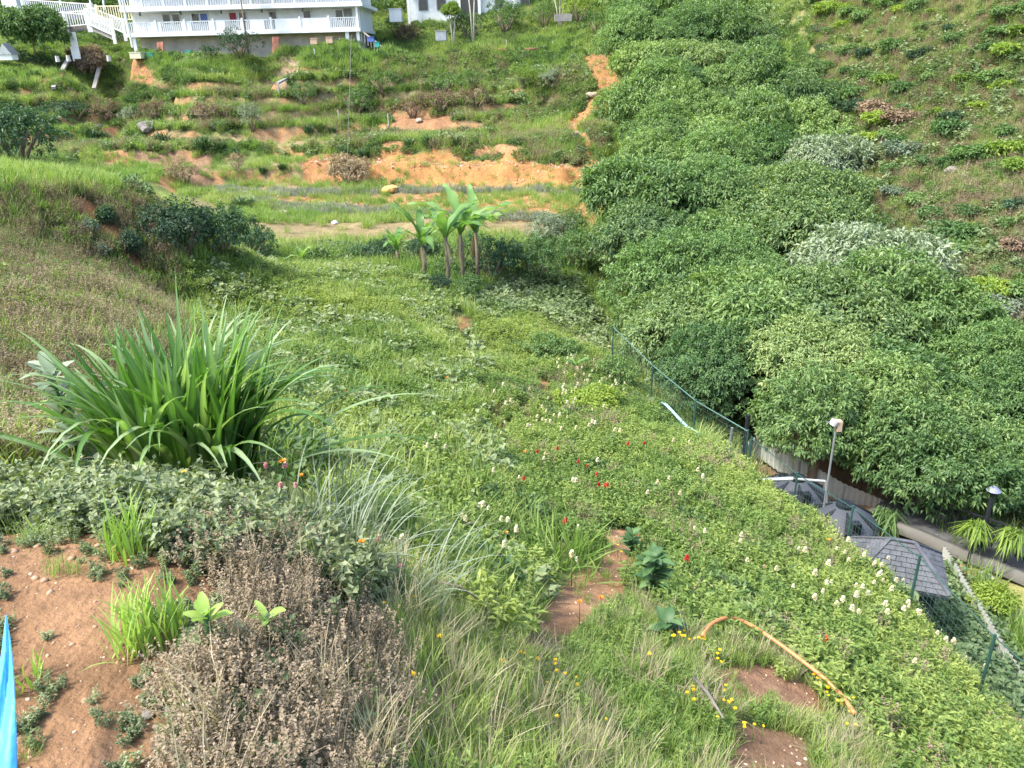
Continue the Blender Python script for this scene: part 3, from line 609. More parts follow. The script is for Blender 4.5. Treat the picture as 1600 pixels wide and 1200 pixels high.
def tree_proto(label, m, seed, R=2.4, L=.15, Wd=.062, sprigs=1500, per=16, group=None, bark=M_bark, name='broadleaf_tree', cat='tree', ht=1.7):
    t = thing(name, label, cat, (0, 0, 0), 0, group)
    ob('crown', npmesh('crown', *crown(R, 11, sprigs, per, L, Wd, seed=seed)), m, t).location = (0, 0, ht)
    ob('trunk', npmesh('trunk', *trunkmesh(ht+.8, .14, R*.7, seed=seed), smooth=True), bark, t)
    return t
GT = 'broadleaf trees of the dense wood in the valley'
LAB = {0: 'broadleaf tree with mid green drooping leaves in the dense wood of the valley', 1: 'pale green leafy tree in the dense wood of the valley', 2: 'silvery pale tree at the hill edge of the wood'}
M_crown4 = leafmat('deep_tree_leaf', [(.045, .105, .035), (.135, .225, .065), (.27, .36, .12)], .32, rough=.5, inst=False)
protos = [tree_proto(LAB[0], M_crown, 1, group=GT), tree_proto(LAB[0], M_crown4, 2, group=GT, L=.12, Wd=.05, sprigs=1900), tree_proto(LAB[0], M_crown, 3, group=GT, L=.18, Wd=.07, sprigs=1150), tree_proto(LAB[1], M_crown2, 4, group=GT), tree_proto(LAB[2], M_crown3, 5, R=2.0, L=.16, Wd=.06, group='silvery trees at the edge of the wood')]
used = [False]*len(protos)
def plant(protos, used, k, loc, rz, sc, label=None):
    if not used[k]:
        used[k] = True; o = protos[k]; o.location = loc; o.rotation_euler = (0, 0, rz); o.scale = sc if hasattr(sc, '__len__') else (sc,)*3
        if label: o['label'] = label
        return o
    return dup(protos[k], loc, rz, sc, label)
# crown centres (picture x, y, distance Y, crown radius in picture px) turned into places
trees = []
edgeL = [(0,975),(60,970),(110,985),(160,985),(200,985),(250,985),(300,975),(350,960),(400,955),(450,985),(520,1015),(580,1075),(640,1178),(700,1315),(760,1440),(820,1540)]
edgeR = [(0,1250),(60,1265),(120,1280),(200,1280),(260,1300),(330,1275),(380,1300),(420,1335),(460,1390),(520,1480),(580,1560),(640,1620),(760,1700),(820,1760)]
def lerp(T, y):
    if y <= T[0][0]: return T[0][1]
    for (a, b1), (c, b2) in zip(T, T[1:]):
        if y <= c: return b1+(b2-b1)*(y-a)/(c-a)
    return T[-1][1]
YD = [(-80,82),(0,70),(50,62),(100,55),(150,49),(200,44),(250,39.5),(300,35.5),(350,31.5),(400,28),(450,25),(500,22.5),(550,20.3),(600,18.5),(650,17),(700,15.8),(760,14.6),(820,13.6)]
y = -70
while y < 800:
    Y = lerp(YD, y); rpx = max(58, min(120, 2.5/Y*FPX*1.0)); x0, x1 = lerp(edgeL, y)+rpx*.55, lerp(edgeR, y)-rpx*.45
    m_ = max(1, int(round((x1-x0)/(rpx*.98)))+1)
    for i in range(m_):
        px = x0+(x1-x0)*(i/(m_-1) if m_ > 1 else .5)+random.uniform(-.18, .18)*rpx; py = y+random.uniform(-.15, .15)*rpx
        trees.append((px, py, Y*random.uniform(.98, 1.03), rpx*random.uniform(.9, 1.2), x1-px < rpx*.6))
    y += rpx*.62
for px, py, Y, rpx, edge in trees:
    p = P(px, py, Y); R = rpx/FPX*Y*1.05; gz = h1(p[0], p[1]); sc = R/2.4
    k = random.choice([0, 1, 2, 0, 1, 2, 3]) if not edge else random.choice([3, 3, 0, 1])
    if edge and (240 < py < 310 or 400 < py < 450): k = 4
    s2 = sc*(1.15 if k == 4 else 1)
    if p[2]-gz < .6: gz = p[2]-.6
    zs = max(.75, min(2.2, (p[2]+.25*R-gz)/(1.7+.2*2.4)/s2)) * s2   # stretch in height so that the trunk reaches the ground
    o = plant(protos, used, k, (p[0], p[1], p[2]-1.7*s2-0.0), random.uniform(0, 6.28), s2)
    # root lower: lengthen trunk only
    for c in o.children:
        if c.name.startswith('trunk'):
            top = (1.7+.8); hgt = (p[2]-gz)/s2+1.0; c.scale = (1, 1, max(.6, hgt/top)); c.location = (0, 0, 1.7-(p[2]-gz)/s2)
def zone(p, cols, rows_):
    X_, Y_ = proj(p); c = next(t for lim, t in cols if X_ < lim); r = next(t for lim, t in rows_ if Y_ < lim); return r, c
def relabel(prefix, head, cols, rows_):
    for o in COL.objects:
        if o.parent is None and o.name.startswith(prefix) and 'category' in o:
            r, c = zone(o.matrix_basis.translation, cols, rows_); hd = head(o)
            o['label'] = '%s %s %s' % (hd, r, c); o['group'] = '%s %s %s' % (hd.replace(' tree', ' trees').replace(' bush', ' bushes').replace(' flower spike', ' flowers'), r, c)
relabel('broadleaf_tree', lambda o: {'b': 'mid green tree', 'p': 'pale green tree', 's': 'silvery tree'}[o['label'][0]], [(1080, 'near the terraces'), (1280, 'in the middle'), (1e9, 'towards the hill')],
        [(80, 'at the far end of the wood,'), (180, 'in the far part of the wood,'), (300, 'above the middle of the wood,'), (420, 'in the middle of the wood,'), (540, 'in the near half of the wood,'), (660, 'above the pole lamp in the wood,'), (1e9, 'overhanging the railing,')])
# bushes
def bush_proto(label, m, R=.5, n=1500, L=.09, Wd=.045, name='bush', group=None, seed=0, squash=.8):
    t = thing(name, label, 'bush', (0, 0, 0), 0, group); global rng
    V, F, lv = crown(R, 7, max(30, n//12), 12, L, Wd, flat=squash, seed=seed); V[:, 2] += R*.42
    ob('foliage', npmesh('foliage', V, F, lv), m, t)
    st = join(*[tube([(0, 0, -.1), (math.cos(a)*R*.25, math.sin(a)*R*.25, R*.35), (math.cos(a)*R*.5, math.sin(a)*R*.5, R*.6)], [.02, .015, .006], 5) for a in np.arange(6)*1.05])
    ob('stems', npmesh('stems', *st), M_bark, t)
    return t
BL = [('low yellow-green bush on the right hillside', M_bushy), ('mid green rounded bush on the right hillside', M_bushm), ('dark green bush on the right hillside', M_bushd), ('grey-green pale bush on the right hillside', M_bushg), ('dry brown bush on the right hillside', M_bushb)]
bp_ = [bush_proto(l, m, name='hillside_bush', group=l.replace(' bush ', ' bushes '), seed=20+i, squash=.62) for i, (l, m) in enumerate(BL)]; bu = [False]*5
pts = sample(RP['hill'], 2.6); keep = []
for p in pts:
    X_, Y_ = proj(p)
    if not (1270 < X_ < 1640 and -30 < Y_ < 560): continue
    if all((p[0]-q[0])**2+(p[1]-q[1])**2 > (.92)**2 for q in keep): keep.append(p)
    if len(keep) > 285: break
for p in keep:
    k = random.choices(range(5), [5, 9, 1.0, .8, .9])[0]; s = random.uniform(.7, 1.75)
    plant(bp_, bu, k, (p[0], p[1], p[2]-.08), random.uniform(0, 6.28), (s*1.25, s*1.25, s*random.uniform(.8, 1.1)))
relabel('hillside_bush', lambda o: o['label'].split(' on the right')[0], [(1380, 'beside the wood'), (1490, 'in mid-slope'), (1e9, 'at the right edge')], [(70, 'at the top of the right hillside'), (150, 'high on the right hillside'), (240, 'halfway up the right hillside'), (340, 'low on the right hillside'), (1e9, 'at the foot of the right hillside')])
# single bushes: picture place of the foot, half width in px, height factor, material, label
def single(px, py, rpx, hf, m, label, name='bush', L=None, seed=0, lift=0, Y=None, n=2600, cat='bush'):
    p = g(px, py) if Y is None else P(px, py, Y)
    R = rpx/FPX*np.linalg.norm(p)*.95*1.0; Lf = L or max(.07, .05*R+.05)
    t = thing(name, label, cat, p, random.uniform(0, 6.28)); 
    V, F, lv = crown(R, 9, n//12, 12, Lf, Lf*.45, flat=hf, seed=seed or int(px+py)); V[:, 2] += R*hf*.62+lift
    ob('foliage', npmesh('foliage', V, F, lv), m, t)
    st = join(*[tube([(0, 0, -.2), (math.cos(a)*R*.25, math.sin(a)*R*.25, R*hf*.4), (math.cos(a)*R*.55, math.sin(a)*R*.55, R*hf*.8)], [.05*R, .035*R, .015*R], 5) for a in np.arange(6)*1.05])
    ob('stems', npmesh('stems', *st), M_bark, t); return t
S = [
 (30,262,75,.85,M_bushd,'large dark green bush at the left edge above the bright grass',4200),
 (292,398,62,.95,M_bushd,'dark bush at the left end of the row behind the field',3600), (345,402,60,.9,M_bushd,'second dark bush from the left in the row behind the field',3400),
 (398,404,46,.8,M_bushd,'smaller green bush at the right end of the dark row behind the field',2600),
 (590,412,42,.65,M_bushd,'round dark bush between the field edge and the banana plants',3000), (655,410,36,.8,M_bushd,'dark bush just left of the banana trunks',2600),
 (770,440,62,.85,M_bushd,'dark bush right of the banana trunks in the gully',3800), (838,440,55,.95,M_bushm,'green bush in the middle of the gully thicket',3400), (905,425,50,1.0,M_bushm,'green bush in the gully against the wood edge',3400),
 (690,455,26,.8,M_bushd,'low dark bush at the foot of the banana trunks',1800), (730,462,30,.8,M_bushm,'low green bush just right of the banana trunks',2000),
 (860,385,42,1.0,M_bushg,'greyish green bush above the gully thicket',2600), (885,375,40,.9,M_bushm,'bushy green shrub at the left foot of the wood',2600),
 (545,290,38,.95,M_dry,'grey-brown withered bush beside the orange bank',8000), (290,290,28,.9,M_dry,'brown withered bush on the terrace bank left of centre',1800), (370,270,18,1.2,M_dry,'small brown dead bush on the terrace grass',1200),
 (645,186,30,.9,M_bushb,'dark brown bush over the bare hollow of the upper terrace',2000), (690,178,32,.8,M_bushb,'brown scrub right of the bare hollow',1800), (745,172,32,.8,M_bushb,'brown dry scrub farther right on the upper terrace',1800),
 (820,138,28,.9,M_bushy,'yellow-green bush on the slope below the red tub',2200), (862,140,26,.9,M_bushg,'greyish leafless bush right of the yellow-green one',1600),
 (395,206,24,1.3,M_bushg,'blue-green upright bush on the middle terrace',1800), (475,165,24,1.1,M_bushm,'leafy green bush on the upper terrace left of the thin pole',2000), (560,178,36,.8,M_bushm,'broad green bush just right of the thin pole',2400),
 (600,150,34,.8,M_bushm,'green bush on the upper slope in the middle',2000), (690,150,34,.8,M_bushm,'light green bush on the upper slope right of the middle',2000), (740,140,26,.9,M_bushm,'small green bush near the top of the slope',1800),
 (120,188,34,.55,M_bushd,'dark scrub on the left above the red soil cut',2200), (165,188,30,.6,M_bushb,'brownish scrub beside the dark scrub above the red soil cut',1800),
 (245,190,30,.75,M_bushb,'dark brown scrub on the left terrace bank',1800), (320,188,30,.6,M_dry,'withered pinkish brown scrub on the terrace bank',1800), (210,190,20,.8,M_bushg,'small grey-green bush on the left terrace bank',1400),
 (205,215+0,1,1,None,'',0),
 (20,102,26,.6,M_bushd,'low dark hedge bush below the white gabled box',1800), (62,106,22,.6,M_bushd,'low dark hedge bush under the left tree',1600), (92,112,20,.8,M_bushm,'yellowish green bush left of the tan round bush',1600),
 (185,70,24,.6,M_bushd,'dark shrub under the white stair balustrade',1800), (155,66,20,.6,M_bushm,'green shrub behind the tan round bush',1600),
 (330,95,20,.8,M_bushd,'dark shrub at the foot of the beige wall',1600), (375,92,34,.9,M_bushd,'dark leafy bush in front of the middle of the white house',2400), (402,70,28,1.6,M_bushm,'tall yellowish green bush against the white house',2400),
 (480,62,24,1.4,M_bushm,'tall green bush against the right half of the white house',2000), (515,66,22,1.5,M_bushy,'yellow-green bush near the right end of the white house',2000), (580,80,20,.8,M_bushd,'dark green bush at the right corner of the white house',1600),
 (620,60,24,1.0,M_bushm,'green bush below the small white box',1800), (640,70,28,.8,M_bushb,'brown-green bush left of the forked tree',1800), (735,68,34,1.0,M_bushd,'dark blue-green bush below the second house',2600), (790,55,34,1.1,M_bushm,'green bush below the right end of the second house',2600),
 (850,45,30,1.0,M_bushm,'green bush at the foot of the pale palm',2200), (905,40,34,1.1,M_bushy,'yellow-green bush left of the wood near the top',2200), (935,60,30,1.0,M_bushm,'green bush where the erosion strip starts',2200),
 (170,350,14,1.2,M_bushd,'dark shrub standing in the red cut of the left bank',1800), (205,395,20,1.1,M_bushd,'large dark green shrub below in the red cut of the left bank',2200), (240,375,15,1.0,M_bushb,'brown shrub on the crest of the left bank',1600),
 (135,365,20,.8,M_bushg,'pale silvery weed bush on the left bank',1400), (150,400,18,.7,M_bushg,'lower pale silvery weed bush on the left bank',1200),
 (960,600,38,.9,M_bushm,'green bush right behind the cream flower patch',2200), (1040,590,55,1.0,M_bushm,'leafy green bush behind the wire fence',3400), (1000,530,50,1.0,M_bushm,'light green bush at the upper end of the wire fence',3400),
 (1110,650,50,1.1,M_bushm,'bright green bush behind the fence near the black post',3400), (870,560,50,.55,M_bushm,'spreading green plant on the lower terrace',3000), (920,640,58,.45,M_bushy,'low yellow-green bush dotted with cream flowers',3600),
 (1545,960,36,.8,M_bushy,'bright lime bush on the lawn side of the pale sheet wall',2600),
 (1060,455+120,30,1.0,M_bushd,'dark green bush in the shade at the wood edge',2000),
]
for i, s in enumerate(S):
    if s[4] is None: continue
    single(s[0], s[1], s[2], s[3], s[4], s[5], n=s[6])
# round tan bush
single(141, 119, 26, 1.0, M_dry, 'round tan-brown clipped bush between the two grey beams', name='round_bush', n=11000, L=.24)
# left tree
def single_tree(px, py, Y, rpx, topdy, m, label, trunks=1, bark=M_bark, n=700):
    p = g(px, py) if Y is None else P(px, py, Y); dist = np.linalg.norm(p); R = rpx/FPX*dist; hc = topdy/FPX*dist
    t = thing('garden_tree', label, 'tree', p, 0)
    ob('crown', npmesh('crown', *crown(R, 10, n, 12, .085*R+.06, .035*R+.025, seed=int(px))), m, t).location = (0, 0, hc)
    for k in range(trunks):
        s_ = (k-(trunks-1)/2)*R*.5
        ob('trunk', npmesh('trunk', *tube([(0, 0, -.3), (s_*.5, 0, hc*.5), (s_*1.2, 0, hc)], [.09, .07, .04], 7), smooth=True), bark, t)
single_tree(60, 104, None, 42, 42, M_bushm, 'broad green garden tree at the left below the white balustrade', n=1100)
single_tree(709, 76, None, 16, 48, M_bushy, 'small forked tree with pale trunks and a yellow-green crown', 2, M_palebark)
single_tree(740, 74, None, 20, 90, M_bushg, 'thin pale-trunked tree right of the forked tree', 2, M_palebark, 500)
single_tree(875, 46, None, 18, 52, M_bushy, 'spindly tree with pale stems at the edge of the wood', 3, M_palebark, 300)
single_tree(390, 95, None, 22, 95, M_bushg, 'thin airy tree in front of the white house', 1, M_bark, 200)

# strap leaf clumps on the terraces
cl = [(145,222,16),(165,222,12),(255,230,18),(318,238,18),(346,236,12),(500,206,12),(482,208,12),(538,245,14),(570,248,14),(640,232,14),(668,230,16),(715,230,12),(410,270,8),(440,265,8),(885,365,14),(520,210,10),(375,325,14),(395,322,10)]
txt = ['leftmost', 'second from the left', 'left of centre beside the path', 'larger', 'close to the larger one', 'darker', 'left neighbour of the darker one', 'above the withered bush, left one', 'above the withered bush, right one', 'on the lip of the orange bank, left one',
       'on the lip of the orange bank, widest one', 'on the lip of the orange bank, right one', 'tiny one low on the grass bank', 'tiny one beside another low on the grass bank', 'at the foot of the wood', 'at the end of the upper terrace path', 'near the grey rows at left', 'smaller one near the grey rows at left']
for (px, py, r), tx in zip(cl, txt):
    p = g(px, py); R = r/FPX*np.linalg.norm(p); n_ = 110
    V, F, lv = blades(disc(n_, R*.45), rng.uniform(0, 6.28, n_), R*1.5*rng.uniform(.6, 1.1, n_), .05*R+.03, rng.uniform(.1, .7, n_), rng.uniform(.6, 1.6, n_), rng.random(n_), 4)
    o = ob('strap_leaf_plant', npmesh('strap_leaf_plant', V, F, lv), M_strap, None, label='dark strap-leaved clump on the terraces, '+tx, category='plant', group='dark strap-leaved clumps on the terraces'); o.location = p

# ------------------------------------------------------------------ the tall grass clump
ct = g(300, 762); ct = np.array([ct[0], ct[1], ct[2]])
t = thing('cane_grass_clump', 'tall clump of broad arching grass leaves behind the bare earth', 'grass clump', ct)
nl = 360; a0 = rng.uniform(0, 6.283, nl); rr = np.sqrt(rng.random(nl)); bx = np.cos(a0)*rr*.40; by = np.sin(a0)*rr*.28
for i in range(nl):
    az = math.atan2(by[i]*1.2+random.gauss(0, .3), bx[i]+random.gauss(0, .3)); out_ = rr[i]
    if random.random() < .36: L_ = random.uniform(.95, 1.4); lean = .02+.18*out_*random.uniform(.5, 1.2); cv = random.uniform(1.0, 2.5); w_ = random.uniform(.045, .07)
    else: L_ = random.uniform(.6, 1.28); lean = .02+.22*out_*random.uniform(.4, 1.2); cv = random.uniform(.1, .7); w_ = random.uniform(.045, .08)
    V, F, lv = blades(np.array([[bx[i], by[i], -.06]]), np.array([az]), L_, w_, np.array([lean]), np.array([cv]), np.array([random.random()]), 11, fold=.35)
    lv = np.clip(lv*.55+np.tile([0, .3, 0], 12)+np.repeat(np.linspace(-.1, .25+.35*min(1, cv/1.5), 12), 3), 0, 1.2)  # pale midrib; sky sheen on arched tips painted into the leaf colour
    V[:, :2] += (np.sin(V[:, 2:3]*2.2+i)*.012)
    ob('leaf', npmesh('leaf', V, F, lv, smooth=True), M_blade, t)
for (az, L_, lean, cv, w_) in [(3.1, 1.55, .95, 1.0, .036), (3.25, 1.4, .85, .95, .04), (2.9, 1.2, .55, 1.6, .04), (3.4, 1.35, 1.15, 1.1, .034), (.1, 1.5, .75, 1.3, .04), (-.1, 1.4, .95, 1.1, .036), (.25, 1.3, .6, 1.5, .04), (-.3, 1.3, .9, 1.2, .034), (1.6, 1.38, .12, .25, .035), (.6, 1.4, .2, .5, .03)]:
    V, F, lv = blades(np.array([[.42*math.cos(az), .15*math.sin(az), 0]]), np.array([az]), L_, w_, np.array([lean]), np.array([cv]), np.array([.8]), 14, fold=.3)
    ob('leaf', npmesh('leaf', V, F, lv, smooth=True), M_blade, t)
n_ = 130; V, F, lv = blades(disc(n_, .42), rng.uniform(0, 6.28, n_), rng.uniform(.25, .8, n_), .022, rng.uniform(.3, 1.3, n_), rng.uniform(.6, 2.0, n_), rng.random(n_), 6)
V[:, 1] *= .7; ob('dead_thatch', npmesh('dead_thatch', V, F, lv), MSTRAW, t, kind='stuff')
# ------------------------------------------------------------------ rosettes with large leaves
def big_leaf(L, w, arch, lv0, seg=6, wave=.04, lean=.6):
    V, F = [], []
    x, z, a = 0., 0., lean
    for k in range(seg+1):
        t_ = k/seg; ww = w*math.sin(math.pi*min(1, t_*.93+.05))**.75*.5+.002
        for s_ in (-1, 0, 1):
            V.append((x, s_*ww, z+(abs(s_)*ww*.35)+wave*w*math.sin(t_*17+s_*2)*abs(s_)))
        x += L/seg*math.sin(a); z += L/seg*math.cos(a); a += arch/seg
    for k in range(seg):
        for j in (0, 1): b0 = k*3+j; F.append([b0, b0+1, b0+4, b0+3])
    return np.array(V), tris(np.array(F)), np.clip(np.tile([lv0, lv0+.3, lv0], seg+1), 0, 1)
def rosette(name, label, cat, loc, n, L, w, m, tiers=1, h=0, arch=.9, lean=(.4, 1.1), tiltx=0):
    t = thing(name, label, cat, loc)
    if h: ob('stem', npmesh('stem', *tube([(0, 0, -.05), (0, 0, h)], [.014, .008], 6)), M_dock, t)
    for i in range(n):
        V, F, lv = big_leaf(L*random.uniform(.65, 1.1), w*random.uniform(.7, 1.1), arch*random.uniform(.6, 1.3), random.random()*.6, lean=random.uniform(*lean))
        az = i*2.4+random.uniform(-.3, .3); c, s = math.cos(az), math.sin(az); V = np.stack([V[:, 0]*c-V[:, 1]*s, V[:, 0]*s+V[:, 1]*c, V[:, 2]+h*random.uniform(0, 1)], 1)
        ob('leaf', npmesh('leaf', V, F, lv, smooth=True), m, t)
    return t
p = g(1018, 945); rosette('dock_plant', 'tall dark broad-leaved weed beside the upper end of the bare path', 'plant', p, 70, .21, .085, M_dock, h=.6, lean=(.5, 1.4))
p = g(985, 870); rosette('dock_plant', 'smaller broad-leaved weed just above the tall dark one', 'plant', p, 30, .17, .07, M_dock, h=.3)
p = g(1075, 1000)
rosette('dock_plant', 'low broad-leaved weed right below the tall dark one', 'plant', g(1040, 1000), 18, .2, .09, M_dock, h=.2)
p = g(338, 1040); p[2] += .14; rosette('broad_leaf_seedling', 'light green seedling with broad leaves among the brown weeds, left one', 'seedling', p, 7, .095, .034, M_lime, h=.05, arch=.7)
p = g(432, 1040); p[2] += .16; rosette('broad_leaf_seedling', 'light green seedling with pointed leaves among the brown weeds, right one', 'seedling', p, 5, .085, .028, M_lime, h=.04, arch=.5)
for (px, py, tx) in [(100, 650, 'pale silvery broad-leaved weed left of the tall grass, upper one'), (120, 700, 'pale silvery broad-leaved weed left of the tall grass, lower one')]:
    rosette('silvery_weed', tx, 'plant', P(px, py, 4.6), 20, .2, .075, M_crown3, h=.3)
# bright grass tufts on bare earth
for (px, py, n_, L_, tx) in [(205,870,70,.26,'bright green grass tuft at the back edge of the bare earth'), (212,1015,80,.24,'bright green grass tuft in the middle of the bare earth'), (262,1000,60,.24,'bright green grass tuft beside the brown weeds'), (30,1070,30,.12,'small dark grass tuft near the blue sheet')]:
    V, F, lv = blades(disc(n_, .07), rng.uniform(0, 6.28, n_), L_*rng.uniform(.4, 1.05, n_), .009, np.abs(rng.normal(0, .3, n_)), rng.uniform(.2, 1.1, n_), rng.uniform(.4, 1, n_), 4)
    o = ob('grass_tuft', npmesh('grass_tuft', V, F, lv), M_lime, None, label=tx, category='grass tuft'); o.location = g(px, py)
# arching loose grass to the right of the clump
for (px, py, n_, L_, tx) in [(560,900,70,.75,'loose arching pale grass right of the brown weeds'), (520,820,60,.8,'loose arching grass right of the tall clump'), (640,960,60,.6,'arching grass at the left edge of the flower crop'), (470,850,40,.6,'arching grass between the clump and the brown weeds'), (1010,1080,60,.42,'greyish dry grass tuft on the near slope'), (1090,1110,60,.4,'grey twiggy dry tuft on the near slope')]:
    V, F, lv = blades(disc(n_, .16), rng.normal(-.1, .9, n_) if px < 700 else rng.uniform(0, 6.28, n_), L_*rng.uniform(.5, 1.1, n_), .008, np.abs(rng.normal(.35, .25, n_)), rng.uniform(.6, 1.7, n_), rng.uniform(.2, 1, n_), 8)
    o = ob('arching_grass', npmesh('arching_grass', V, F, lv), M_bushg if px < 700 else MSTRAW, None, label=tx, category='grass tuft'); o.location = g(px, py)

# ------------------------------------------------------------------ banana plants
def banana(px, py, Y, h, nleaf, L, label):
    p = P(px, py, Y); p[2] = h1(p[0], p[1]); t = thing('banana_plant', label, 'banana plant', p)
    ob('stem', npmesh('stem', *tube([(0, 0, -.3), (.05, 0, h*.5), (.0, 0, h)], [.09, .075, .05], 9), smooth=True), M_bark, t)
    for i in range(nleaf):
        az = i*2.4+random.uniform(-.5, .5); V, F, lv = big_leaf(L*random.uniform(.5, 1.1), L*.16, random.uniform(.8, 2.0), .2+random.random()*.5, seg=12, wave=.16, lean=random.uniform(.1, .7))
        c, s = math.cos(az), math.sin(az); V = np.stack([V[:, 0]*c-V[:, 1]*s, V[:, 0]*s+V[:, 1]*c, V[:, 2]+h*random.uniform(.9, 1)], 1); ob('leaf', npmesh('leaf', V, F, lv, smooth=True), M_banana, t)
    for i in range(4):
        az = random.uniform(0, 6.28); V, F, lv = big_leaf(h*.5, .10, .5, .5, seg=5, wave=.2, lean=2.7); V = np.stack([V[:, 0]*math.cos(az)-V[:, 1]*math.sin(az), V[:, 0]*math.sin(az)+V[:, 1]*math.cos(az), V[:, 2]+h*.95], 1)
        ob('dead_leaf', npmesh('dead_leaf', V, F, lv), M_dry, t)
banana(662, 425, 28.5, 1.5, 9, 1.9, 'left banana plant behind the edge of the field')
banana(700, 445, 27.5, 2.0, 10, 2.0, 'middle banana plant, closest to the field edge')
banana(722, 430, 28.5, 2.3, 10, 2.3, 'tallest banana plant, right of the trunks')
banana(745, 420, 30, 2.2, 10, 2.3, 'right banana plant with leaves over the terrace')
banana(620, 395, 31, .7, 8, 1.5, 'low banana plant left of the others')
banana(472, 400, 31, .3, 7, .9, 'small young banana plant behind the left part of the field')
banana(900, 590, 19, .3, 6, .5, 'very small banana-like plant near the upper end of the fence')

# ------------------------------------------------------------------ fence of posts, rails and wire mesh
def fence(name, pts, hh, label, rail=.014, rm=None, low=False):
    t = thing(name, label, 'fence', pts[0]); o_ = np.array(pts[0])
    for i, p in enumerate(pts):
        q = np.array(p)-o_; MB().cyl(q-np.array([0, 0, .3]), q+np.array([0, 0, hh+.04]), .02, n=8).build('post', M_green, t)
    for i in range(len(pts)-1):
        a, b_ = np.array(pts[i])-o_, np.array(pts[i+1])-o_; z = np.array([0, 0, hh]); MB().cyl(a+z, b_+z, rail, n=6).build('top_rail', rm, t)
        if low: MB().cyl(a+z*.04, b_+z*.04, .02, n=6).build('bottom_rail', M_green, t)
        m = MB(); Ln = np.linalg.norm(b_-a); k = int(Ln/.075)
        for j in range(1, k): c = a+(b_-a)*j/k; m.bar(c+np.array([0, 0, .03]), c+z, .0022)
        for j in range(1, 9): zz = np.array([0, 0, hh*j/9]); m.bar(a+zz, b_+zz, .0022)
        m.build('wire_mesh', M_wire, t, kind='stuff')
    return t
fx = [(2.9,20.6),(3.6,18.2),(4.2,16.0),(4.75,13.9)]
fence('wire_fence', [(x, y_, h1(x, y_)) for x, y_ in fx], 1.15, 'green wire mesh fence with a grey top rail behind the flower patch', rm=M_wire)
fx = [(4.75,13.9-.25),(5.15,12.2),(5.45,10.6),(5.7,9.0),(5.9,7.5),(6.05,6.0)]
fence('wire_fence', [(x, y_, h1(x, y_)-.1) for x, y_ in fx], 1.15, 'green wire mesh fence with dark posts before the tanks and small roof', rail=.009, rm=M_green, low=True)
# turquoise pipe beside the upper fence
pp = [P(1018, 625, 17.2), P(1040, 655, 16.2), P(1072, 692, 14.8), P(1095, 700, 14.5)]
for q in pp: q[2] = max(q[2], h1(q[0], q[1])+.3)
o = ob('turquoise_pipe', npmesh('turquoise_pipe', *tube(pp, .035, 8), smooth=True), M_pipe, None, label='turquoise pipe lying along the wire fence', category='pipe')
# ------------------------------------------------------------------ water tanks
def tank(c, R, hh, label):
    t = thing('water_tank', label, 'water tank', c)
    prof = [(0, hh+.22*R), (.16*R, hh+.22*R)]
    prof = [(R*.96, 0), (R, .05), (R, hh*.3), (R*.97, hh*.32), (R*.97, hh*.36), (R, hh*.38), (R, hh*.65), (R*.97, hh*.67), (R*.97, hh*.71), (R, hh*.73), (R, hh*.93), (R*.93, hh), (R*.3, hh+.42*R), (0.001, hh+.44*R)]
    V, F = lathe(prof, 40); ob('body', npmesh('body', V, F), M_tank, t)
    for k in range(6):
        a = k*math.pi/3+.35; c_, s_ = math.cos(a), math.sin(a)
        MB().poly([(R*.34*c_-.012*s_, R*.34*s_+.012*c_, hh+.41*R), (R*.34*c_+.012*s_, R*.34*s_-.012*c_, hh+.41*R), (R*.97*c_+.11*s_, R*.97*s_-.11*c_, hh+.04*R), (R*.97*c_-.11*s_, R*.97*s_+.11*c_, hh+.04*R),
                   (R*.30*c_-.03*s_, R*.30*s_+.03*c_, hh+.3*R), (R*.30*c_+.03*s_, R*.30*s_-.03*c_, hh+.3*R), (R*.97*c_+.12*s_, R*.97*s_-.12*c_, hh-.06*R), (R*.97*c_-.12*s_, R*.97*s_+.12*c_, hh-.06*R)],
                  [(0, 1, 2, 3), (4, 7, 6, 5), (0, 4, 5, 1), (1, 5, 6, 2), (2, 6, 7, 3), (3, 7, 4, 0)]).build('rib', M_tankd, t)
    l = MB().cyl((0, 0, hh+.38*R), (0, 0, hh+.52*R), .26*R, n=20).build('lid', M_tankd, t)
    MB().cyl((0, 0, hh+.52*R), (0, 0, hh+.56*R), .08*R, n=10).build('knob', M_tankd, l)
    MB().box((-.07, -R*.93, hh-.02), (.09, -R*.7, hh+.24)).build('inlet_box', M_tankd, t)
def tank_at(px, py, Y, R, label):
    p = P(px, py, Y); z0 = h1(p[0], p[1]); hh = p[2]-z0-.44*R
    tank((p[0], p[1], z0), R, hh, label)
tank_at(1246, 748, 14.2, .64, 'black ribbed plastic water tank farther up beside the pipe')
tank_at(1320, 790, 13.0, .66, 'black ribbed plastic water tank nearer the small grey roof')
tank_at(1225, 745, 15.6, .5, 'smaller black tank partly hidden behind the upper tank')
a, b_ = P(1192, 750, 13.9), P(1240, 748, 13.7); c = P(1290, 752, 13.4); d = P(1292, 790, 13.3)
t = thing('pipe_run', 'grey pipe running across the top of the upper black tank', 'pipe', a); a_ = a.copy()
MB().cyl(a-a_, b_-a_, .045, n=10).build('thick_pipe', M_metalgrey, t); MB().cyl(b_-a_, c-a_, .028, n=8).build('thin_pipe', M_metalgrey, t); MB().cyl(c-a_, d-a_, .025, n=8).build('down_pipe', M_metalgrey, t); MB().cyl(b_-a_, b_-a_+(c-b_)*.06, .06, n=10).build('coupling', M_black, t)
